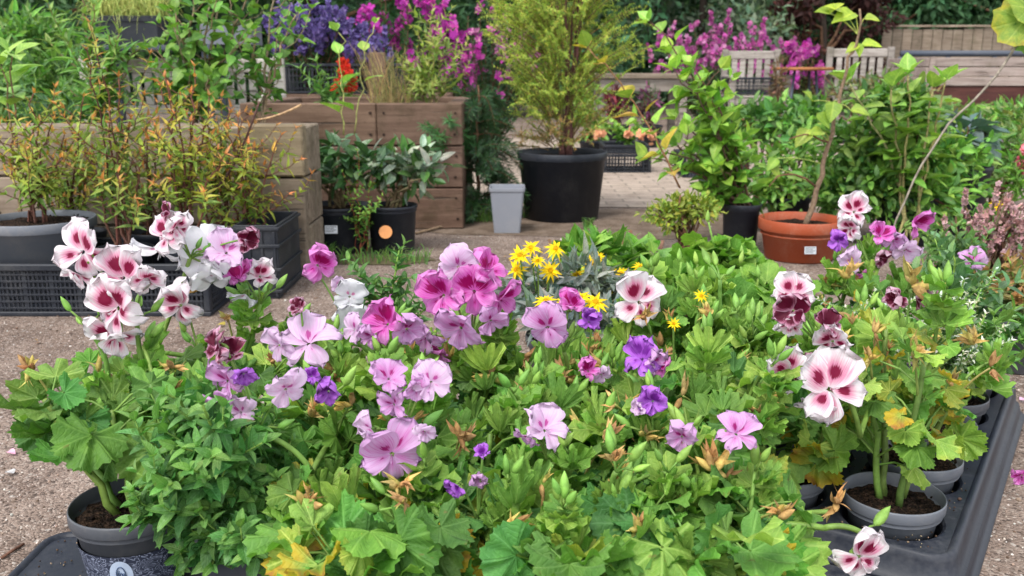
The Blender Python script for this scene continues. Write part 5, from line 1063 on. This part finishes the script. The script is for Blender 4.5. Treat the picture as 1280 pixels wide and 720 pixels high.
# second row
geranium(GE, 'white and pink geranium behind the small leaved bushy plant', (-.40, 1.34), .125, .21, .19, 54, umbels=[
  dict(y=1.32, c=(238, 322), s=(195, 440), b=2, f=[(209, 266, 30, DK, -.4, .5, .6, .1), (203, 292, 60, B, -.4, .6, 1.1, .13), (222, 285, 40, B, .3, .2, .8, .13), (196, 318, 64, WH, -.3, -.3, 1.1, .12, .02), (258, 318, 72, WH, .2, .1, 1.2, .12, .03), (282, 312, 56, PA, .5, .5, 1, .12, .02), (262, 352, 52, WH, .2, -.6, 1.1, .12, .02), (308, 300, 34, DK, .7, .1, .6, .18)]),
  dict(y=1.3, c=(248, 440), s=(238, 475), b=2, f=[(222, 382, 60, B, -.15, .3, .85, .2)]),
  dict(y=1.38, c=(325, 380), b=5, f=[(296, 346, 44, MG, -.4, .4, .8, .18), (326, 343, 40, B, .4, .5, .8, .18), (305, 372, 36, WH, -.1, -.4, .9, .15)], w=[(252, 357, 34)])], nwith=4)
geranium(GE, 'geranium with one large pale lilac flower beside small white ones, centre left', (-.24, 1.38), .125, .19, .19, 56, umbels=[
  dict(y=1.2, c=(385, 470), b=5, f=[(382, 422, 78, PA, -.1, .75, 1.05, .12), (345, 432, 44, PA, -.5, -.1, .9, .14), (371, 385, 26, DK, -.3, .5, .5, .15)]),
  dict(y=1.38, c=(425, 390), b=6, f=[(400, 331, 44, MG, .5, .5, .7, .12), (438, 372, 48, WH, .4, .1, 1.1, .12), (440, 405, 56, WH, .1, .1, 1.1, .12), (424, 356, 24, PA, .2, .5, .6)]),
  dict(y=1.24, c=(488, 450), b=5, f=[(440, 412, 42, PA, -.4, .1, 1.0, .14), (480, 402, 56, MG, .1, .8, .9, .2), (462, 420, 34, LI, -.2, .3, .7, .2), (510, 412, 44, LI, .5, .3, .9, .16)])], nwith=4)
geranium(GE, 'geranium topped by the vivid magenta flower cluster at centre', (-.09, 1.36), .125, .20, .18, 56, umbels=[
  dict(y=1.28, c=(588, 430), s=(590, 500), b=3, f=[(612, 336, 58, MG, .45, .7, .9, .16), (574, 334, 54, PA, -.2, .9, 1.1, .08, .03), (550, 368, 66, MG, -.7, .35, .95, .1), (592, 364, 62, MG, .0, .3, 1.0, .1, -.02), (628, 374, 52, MG, .75, .1, .9, .1), (572, 414, 64, LI, -.2, .1, .9, .16, -.02), (530, 424, 54, LI, -.6, -.05, .85, .18), (616, 404, 40, LI, .6, -.1, .7, .18), (545, 440, 44, MG, -.3, -.5, .8, .2, .02)], w=[(612, 468, 32)])], nwith=3)
geranium(GE, 'geranium with one round lilac bloom facing left beside a half open magenta bud, centre right', (.05, 1.36), .125, .18, .18, 56, umbels=[
  dict(y=1.25, c=(705, 440), s=(700, 500), b=5, f=[(684, 410, 64, LI, -.25, .1, 1.2, .07), (714, 380, 40, MG, .2, .7, .55, .12), (738, 402, 34, WI, .5, .1, .5, .2)], w=[(705, 472, 32), (700, 496, 30)]),
  dict(y=1.22, c=(745, 470), b=2, f=[(735, 462, 32, MG, -.2, .1, .7, .2), (752, 470, 26, PA, .3, .1, .7, .2)])], nwith=3)
geranium(GE, 'geranium with a single white flower blotched dark red beside the yellow daisies', (.19, 1.40), .125, .18, .18, 52, umbels=[
  dict(y=1.36, c=(815, 420), s=(818, 470), b=3, f=[(802, 376, 74, B, .08, .12, 1.25, .07)], w=[(805, 396, 24)]),
  dict(y=1.2, c=(812, 490), b=5, f=[(802, 446, 48, WI, -.1, .7, .9, .25), (818, 452, 40, LI, .4, .3, .7, .22), (828, 460, 30, MG, .5, .1, .6, .2)])], nwith=3)
geranium(GE, 'geranium full of long green seed stalks and nodding buds, left of the big bicolour blooms', (.31, 1.50), .125, .24, .19, 40, col=(FRESH, FRESH, LIME), umbels=[
  dict(y=1.3, c=(905, 470), b=7, f=[]), dict(y=1.34, c=(880, 410), b=6, f=[], w=[(888, 398, 26)]), dict(y=1.38, c=(940, 420), b=7, f=[]), dict(y=1.24, c=(935, 510), b=6, f=[], w=[(962, 510, 40)]), dict(y=1.4, c=(900, 350), s=(905, 440), b=4, f=[])], nwith=6, nyoung=80, nshoot=8)
# right tray
r0 = RP(.1175, .305); r0b = RP(.1175, .12)
def rz(c): return .108
c = RP(.105, .104)
geranium(GE, 'leggy geranium with yellowing leaves and bicolour flowers at the front of the socketed tray', c, .108, .30, .16, 36, M_POTM, .0705, .085, (FRESH, (.14, .28, .04), LIME, (.3, .38, .07)), (.020, .036), .6, [
  dict(y=1.12, c=(1040, 470), s=(1075, 545), b=1, f=[(984, 466, 56, B, -.35, .15, .85, .08), (1042, 484, 96, B, .25, .2, 1.25, .07), (1022, 510, 60, B, -.1, -.55, 1.0, .07, .02)]),
  dict(y=1.17, c=(1030, 440), s=(1070, 520), b=4, f=[(992, 366, 54, B, -.3, .5, .95, .1), (990, 388, 56, DK, -.2, .1, .9, .1), (986, 408, 46, B, -.3, -.5, .9, .1), (1036, 406, 44, DK, .2, .6, .8, .12), (1040, 430, 46, B, .2, -.5, 1.0, .1), (1010, 450, 36, DK, 0, -.4, .6, .15)]),
  dict(y=1.25, c=(1130, 430), s=(1112, 520), b=6, f=[(1120, 375, 34, DK, -.4, .3, .5, .2), (1150, 372, 40, DK, .4, -.3, .5, .2)], w=[(1140, 355, 44), (1050, 430, 26)])], nwith=3, nyoung=8, nstem=4, nshoot=1)
c = RP(.105, .269)
geranium(GE, 'geranium with green leaves in the inner front socket of the right tray', c, .108, .22, .17, 44, M_POTM, .0705, .085, leafr=(.03, .05), yel=.2, nwith=4)
c = RP(.27, .104)
geranium(GE, 'scrappy yellowing geranium in the second pot along the right tray edge', c, .108, .21, .15, 24, M_POTM, .0705, .085, (FRESH, LIME), (.026, .04), .4, [], 3, 6, nstem=4, nshoot=1)
c = RP(.27, .269)
geranium(GE, 'geranium with tiny dried heads in the middle of the right tray', c, .108, .24, .17, 46, M_POTM, .0705, .085, (FRESH, LIME, FRESH), yel=.15, umbels=[dict(y=1.5, c=(1078, 395), b=5, f=[], w=[(1060, 345, 30), (1092, 420, 26)])], nwith=5)
c = RP(.435, .104)
bedding('white flecked heathery plant in the third pot along the right tray edge', c, .108, [W(a, b, 1.45+U(-.05, .1)) for a, b in ((1190, 370), (1205, 350), (1220, 375), (1235, 395), (1195, 400), (1215, 410), (1240, 430), (1180, 420), (1228, 360), (1200, 430))], gr((.06, .14, .04), (.12, .22, .07), (.72, .74, .68)), (.011, .018), .007, .0705, .085, OV, 'heather', 'heather', 5, M_POTM)
c = RP(.435, .269)
t = bedding('pale stemmed thyme with tiny white flowers behind the purple nodding heads', c, .108, [W(a, b, 1.55+U(-.05, .08)) for a, b in ((1080, 375), (1095, 365), (1108, 372), (1120, 385), (1090, 395), (1105, 400), (1130, 395))], gr((.08, .17, .05), (.14, .24, .09), (.74, .76, .70)), (.011, .017), .007, .0705, .085, OV, 'thyme', 'bedding plant', 5, M_POTM)
# behind the trays
def group_flowers(t, y, L):
    for (px, py, spx, kind, fx, fy, opn) in L:
        c = W(px, py, y+U(-.02, .02)); m = MB(); flower(m, c, nrm([fx, -.8, fy]), [U(-.2, .2), .2, 1], spx*S(y*1.02), opn, .14, kind); fo = m.build('flower', M_PET[kind], t)
        m = MB(); e = c+np.array([U(-.02, .02), .03, -.10]); m.tube(bez(c-nrm([fx, -.8, fy])*.006, (c+e)/2+[0, .01, 0], e, 6), [.0016, .002], 5, vary(STEMG, .1)); m.build('flower_stalk', M_STEM, fo)
xy = RP(.6, .269)
t = geranium(GE, 'geranium with pink, white and violet flowers near the back of the socketed tray', (xy[0], xy[1]), .108, .25, .18, 56, M_POTM, .0705, .085, umbels=[
  dict(y=1.72, c=(1090, 340), b=4, f=[(1068, 262, 42, B, .1, .5, .9, .18), (1062, 286, 36, B, -.3, .0, .8, .18), (1100, 292, 38, MG, -.3, .9, .6, .12), (1147, 278, 44, MG, .8, .55, .6, .08), (1118, 302, 30, LI, .1, .2, .7, .18), (1048, 302, 26, WI, -.5, .2, .7, .2), (1064, 328, 32, PA, -.2, .0, .8, .18), (1100, 322, 28, DK, .2, -.1, .6, .2), (1132, 316, 38, PA, .3, -.4, .8, .15), (1080, 345, 24, MG, 0, .2, .6, .25)])], nwith=3)
t = bedding('sage green bedding plant with a lilac flower at the back end of the socketed tray', RP(.765, .104), .108, [W(a, b, 1.86+U(-.08, .1)) for a, b in ((1165, 300), (1190, 315), (1215, 330), (1240, 345), (1180, 345), (1160, 350), (1225, 370), (1250, 370), (1200, 380), (1150, 325))], gr((.06, .15, .05), (.10, .21, .08), (.15, .27, .12)), (.035, .06), .026, .0705, .085, OV, 'petunia', 'bedding plant', 3)
group_flowers(t, 1.85, [(1092+125, 325, 34, LI, 0, .3, .9), (1222, 328, 26, PA, .3, .3, .8)])
for lab, px, y, tips, col in (
  ('leafy green bedding plant at the right edge beyond the heathery plant', 1255, 1.75, ((1225, 430), (1250, 400), (1275, 380), (1290, 420), (1240, 460), (1270, 450), (1300, 390), (1262, 420)), gr((.05, .14, .035), (.08, .2, .045), (.14, .28, .06))),
  ('variegated brownish green plant at the right edge under the pink heath', 1270, 2.1, ((1235, 335), (1260, 320), (1285, 330), (1250, 360), (1280, 365), (1300, 340), (1265, 345)), gr((.10, .15, .05), (.22, .22, .07), (.34, .2, .08))),
  ('dense dark bedding plant hugging the right side behind the petunias', 1190, 2.3, ((1150, 285), (1170, 280), (1195, 285), (1215, 300), (1180, 305), (1160, 310), (1205, 310)), gr((.05, .12, .035), (.08, .17, .05), (.13, .24, .07)))):
    x = W(px, 450, y)[0]; tr_ = px == 1255; q_ = RP(.6, .104) if tr_ else (x, y); bedding(lab, (q_[0], q_[1]), .108 if tr_ else .13, [W(a, b, (1.63 if tr_ else y)+U(-.08, .08)) for a, b in tips], col, (.03, .05), .02, .0705 if tr_ else .075, .085 if tr_ else .13, OV, 'bedding_plant', 'bedding plant', 4)
y = 2.45; x = W(1240, 330, y)[0]
t = px_bush('heath', 'dry pinkish flowering heath at the right edge', 'heather', 1240, 238, y, .0, 62, 70, (.16, .16, .08), ((.42, .24, .24), (.52, .32, .32), (.34, .2, .18)), 26, nspray=36, bl=(.005, .010), lsize=(.008, .016), spike=.09)
def daisies(t, y, L, petals=13):
    for (px, py, spx, fx, fy) in L:
        c = W(px, py, y+U(-.03, .03)); ax = nrm([fx, -.55, fy]); s = spx*S(y)*.42; m = MB(); M = basis(nrm(np.cross(ax, [1, .2, .1])), ax)
        for k in range(petals):
            a = 2*pi*k/petals+U(-.1, .1); d = nrm(M[:, 0]*cos(a)+M[:, 1]*sin(a)+ax*U(-.05, .3)); put_leaf(m, LAN, c, d, ax, s*U(.85, 1.1), vary((.82, .58, .008), .08, .03))
        for k in range(26):
            a = k*2.4; q = s*.2*math.sqrt(k/26); put_leaf(m, [SPIN], c+(M[:, 0]*cos(a)+M[:, 1]*sin(a))*q+ax*.001, ax, M[:, 0], s*.16, vary((.70, .42, .01), .15))
        fo = m.build('flower', M_BLOS, t); m = MB(); e = c+np.array([U(-.02, .02), .03, -.11]); m.tube(bez(c-ax*.002, (c+e)/2-[0, 0, .01], e, 6), .0016, 5, vary(STEMG, .1)); m.build('flower_stalk', M_STEM, fo)
y = 1.95; t = bushy('gazania', 'silver leaved gazania with yellow daisies at the back of the display', 'bedding plant', (W(705, 400, y)[0], y, 0), [pc(670, 365, y, 44, 30), pc(720, 355, y, 46, 34), pc(760, 375, y, 40, 28)], 620, LAN, (.035, .06), ((.17, .20, .19), (.13, .17, .15), (.22, .25, .22)), potspec=(.085, .13, M_POTG), nst=8)
daisies(t, y-.12, [(650, 320, 40, -.2, .7), (646, 337, 36, -.4, .4), (688, 338, 38, .1, .35), (664, 310, 36, 0, .8), (694, 311, 38, .2, .8), (672, 326, 26, 0, .6)])
y = 1.60; t = bushy('gazania', 'silver leaved gazania with yellow daisies just left of the single white flower', 'bedding plant', (W(745, 440, y)[0], y, 0), [pc(700, 400, y, 44, 30), pc(755, 405, y, 48, 34), pc(800, 420, y, 40, 30)], 560, LAN, (.03, .05), ((.17, .20, .19), (.13, .17, .15), (.22, .25, .22)), potspec=(.08, .13, M_POTG), nst=8)
daisies(t, y-.27, [(682, 377, 40, -.1, 1.1), (744, 378, 46, .1, .8), (726, 372, 34, 0, .9), (704, 380, 28, 0, 1.0)])
y = 2.2; t = bushy('gazania', 'broad green leaved plant with yellow daisies right of the silver gazanias', 'bedding plant', (W(765, 360, y)[0], y, 0), [pc(765, 330, y, 46, 26), pc(800, 340, y, 44, 28), pc(735, 325, y, 34, 22)], 420, OV, (.045, .075), (FRESH, (.09, .21, .03), LIME), potspec=(.085, .13, M_POTG), nst=8)
daisies(t, y-.2, [(738, 330, 32, .1, .6), (766, 360, 28, .1, .7), (748, 322, 24, .1, .6), (776, 342, 30, .1, .7), (800, 334, 24, .2, .6), (722, 344, 28, -.1, .7), (755, 345, 22, 0, .8)])
for lab, px, y, cs in (
  ('broad leaved lime green plant below the low yellow green bushlet', 905, 2.05, ((875, 338, 46, 28), (920, 338, 46, 30), (898, 318, 34, 20))),
  ('broad leaved green plant in front of the terracotta pot', 950, 1.75, ((925, 378, 46, 28), (965, 388, 44, 32), (950, 362, 36, 22))),
  ('broad leaved green plant between the daisies and the seed stalk geranium', 855, 1.75, ((835, 350, 42, 26), (870, 365, 46, 34), (850, 390, 40, 30)))):
    x = W(px, 430, y)[0]; t = thing('primrose', lab, 'bedding plant', (x, y, 0), 'broad leaved green plants'); pot(t, (x, y, 0), .075, .13, M_POTG); L = MB(); ST = MB()
    for (a, b, rx, ry) in cs:
        cloud(L, *pc(a, b, y, rx, ry), 34, FANLO, (.028, .05), C1(FRESH, (.15, .30, .04), LIME, (.10, .23, .03)), upb=.9)
        e = W(a, b, y); ST.tube(bez([x, y, .11], [x, y, (e[2]+.11)/2], e, 6), [.004, .002], 5, vary(STEMG, .1))
    for k in range(3): e = W(cs[k % 3][0]+U(-30, 30), cs[k % 3][1]-U(0, 40), y-.05); ST.tube(wob(bez([x, y, .12], [x, y, .2], e, 8), .004), [.003, .002], 5, vary(LIME, .1)); put_leaf(ST, [SPINF], e, [U(-.3, .3), 0, 1], [1, .1, 0], .028, vary(LIME, .1))
    ST.build('stem', M_STEM, t); L.build('foliage', M_FAN, t)
    if px != 905: daisies(t, y-.4, [(876, 370, 24, .1, .4), (880, 368, 18, 0, .5)] if px == 855 else [(880, 425, 34, .1, .3), (874, 446, 24, 0, .6), (842, 405, 24, 0, .6)], 11)
t = bedding('bugle like upright leafy stem at the back of the display left of centre', (-.22, 1.72), .12, [W(a, b, 1.7) for a, b in ((497, 315), (470, 350), (520, 365), (450, 360), (540, 380), (485, 370))], gr((.05, .14, .035), (.08, .19, .05), (.12, .25, .07)), (.025, .04), .013, .07, .12, OV, 'bugle', 'bedding plant', 4)
y = 2.35; x = W(800, 300, y)[0]; t = thing('pruned_stump', 'short pruned brown stalks among the bedding plants before the low bushlet', 'pruned plant', (x, y, 0)); pot(t, (x, y, 0), .08, .13, M_POTG); m = MB()
for a, b in ((682, 300), (755, 305), (778, 295), (790, 290), (800, 300), (765, 320), (785, 315), (812, 296), (830, 300)):
    e = W(a, b, y); m.tube(wob(bez([x+U(-.03, .03), y, .11], [mixr(x, e[0], .6), y, .15], e, 6), .003), [.006, .0045], 6, vary((.14, .08, .05), .2))
m.build('stem', M_BARK, t)
L = MB(); cloud(L, *pc(790, 318, y, 45, 14), 60, LAN, (.02, .04), C1((.24, .16, .06), (.2, .24, .05), FRESH)); L.build('foliage', M_OVL, t)
# a geranium flower intruding at the right edge and fallen bits on the path
y = 1.15; t = thing('drooping_flower', 'small deep magenta flower hanging at the right edge above the path', 'flower', W(1285, 600, y)); m = MB(); c = W(1278, 597, y); flower(m, c, nrm([-.3, -.6, -.4]), [0, .2, 1], .034, .8, .2, 'magenta'); m.build('petals', M_PET['magenta'], t); m = MB(); m.tube(bez(c+[.003, .006, 0], c+[.02, .01, .02], [c[0]+.06, c[1]+.02, 0], 10), .0015, 5, vary(STEMG, .1)); m.build('stem', M_STEM, t)
t = thing('twig', 'thin dry twig lying on the path at the lower left', 'twig', G(15, 690)); m = MB(); m.tube([G(2, 700)+[0, 0, .003], G(15, 692)+[0, 0, .004], G(30, 682)+[0, 0, .003]], .0022, 6, (.12, .06, .04, 0)); m.build('stem', M_BARK, t)
t = thing('twig', 'bare stick lying at the foot of the brown sleeper bed', 'twig', G(545, 288)); m = MB(); m.tube([G(520, 294)+[0, 0, .008], G(550, 287)+[0, 0, .012], G(580, 278)+[0, 0, .01]], .006, 6, (.2, .14, .09, 0)); m.build('stem', M_BARK, t)
m = MB()
for _ in range(420):
    y = 1.6+3.2*rng.random(); x = U(-.6, .55)*y; c = [(.12, .065, .035), (.3, .2, .1), (.2, .12, .07)][int(rng.integers(3))]
    put_leaf(m, LOW, np.array([x, y, .004]), [U(-1, 1), U(-1, 1), U(-.1, .2)], [0, 0, 1], U(.008, .026), vary(c, .2))
tag(m.build('leaf_litter', M_BARK), kind='stuff')

t = bushy('yellow_daisy', 'small yellow flowered plant among the dark bedding at upper right', 'bedding plant', (W(1240, 300, 2.7)[0], 2.7, 0), [pc(1238, 285, 2.7, 30, 20)], 160, OV, (.03, .05), (FRESH, MIDG), potspec=(.08, .13, M_POTG), nst=6)
daisies(t, 2.62, [(1246, 257, 26, 0, .5), (1228, 272, 18, .1, .7)], 11)

# spilled compost on the trays, fallen petals and dead leaves
m = MB()
for k in range(520):
    if k % 4: al, lf = U(.03, .5), U(.025, .35); p = np.array([*RP(al, lf), .0715])
    else: p = np.array([U(-.65, -.45), U(.95, 1.2), .0425])
    s_ = U(.0012, .004)*(1 if rng.random() < .9 else 1.8); m.put(STONE, basis(rng.normal(0, 1, 3), rng.normal(0, 1, 3)), p, s_, vary([(.03, .02, .014), (.07, .045, .03), (.2, .15, .1)][int(rng.integers(3))], .2))
tag(m.build('compost_crumbs', M_BARK), kind='stuff')
m = MB()
for k in range(70):
    if k % 2: y = U(1.05, 2.6); x = (-1 if rng.random() < .6 else 1)*U(.42, .6)*y
    else: y = U(2.2, 3.4); x = U(-.5, .1)*y
    c = [(.6, .36, .5), (.6, .55, .57), (.45, .3, .12), (.3, .18, .08), (.4, .34, .06)][int(rng.integers(5))]
    put_leaf(m, OVW, np.array([x, y, .006]), [U(-1, 1), U(-1, 1), U(0, .15)], [U(-.2, .2), U(-.2, .2), 1], U(.012, .028), vary(c, .2))
tag(m.build('fallen_petals', M_BLOS), kind='stuff')
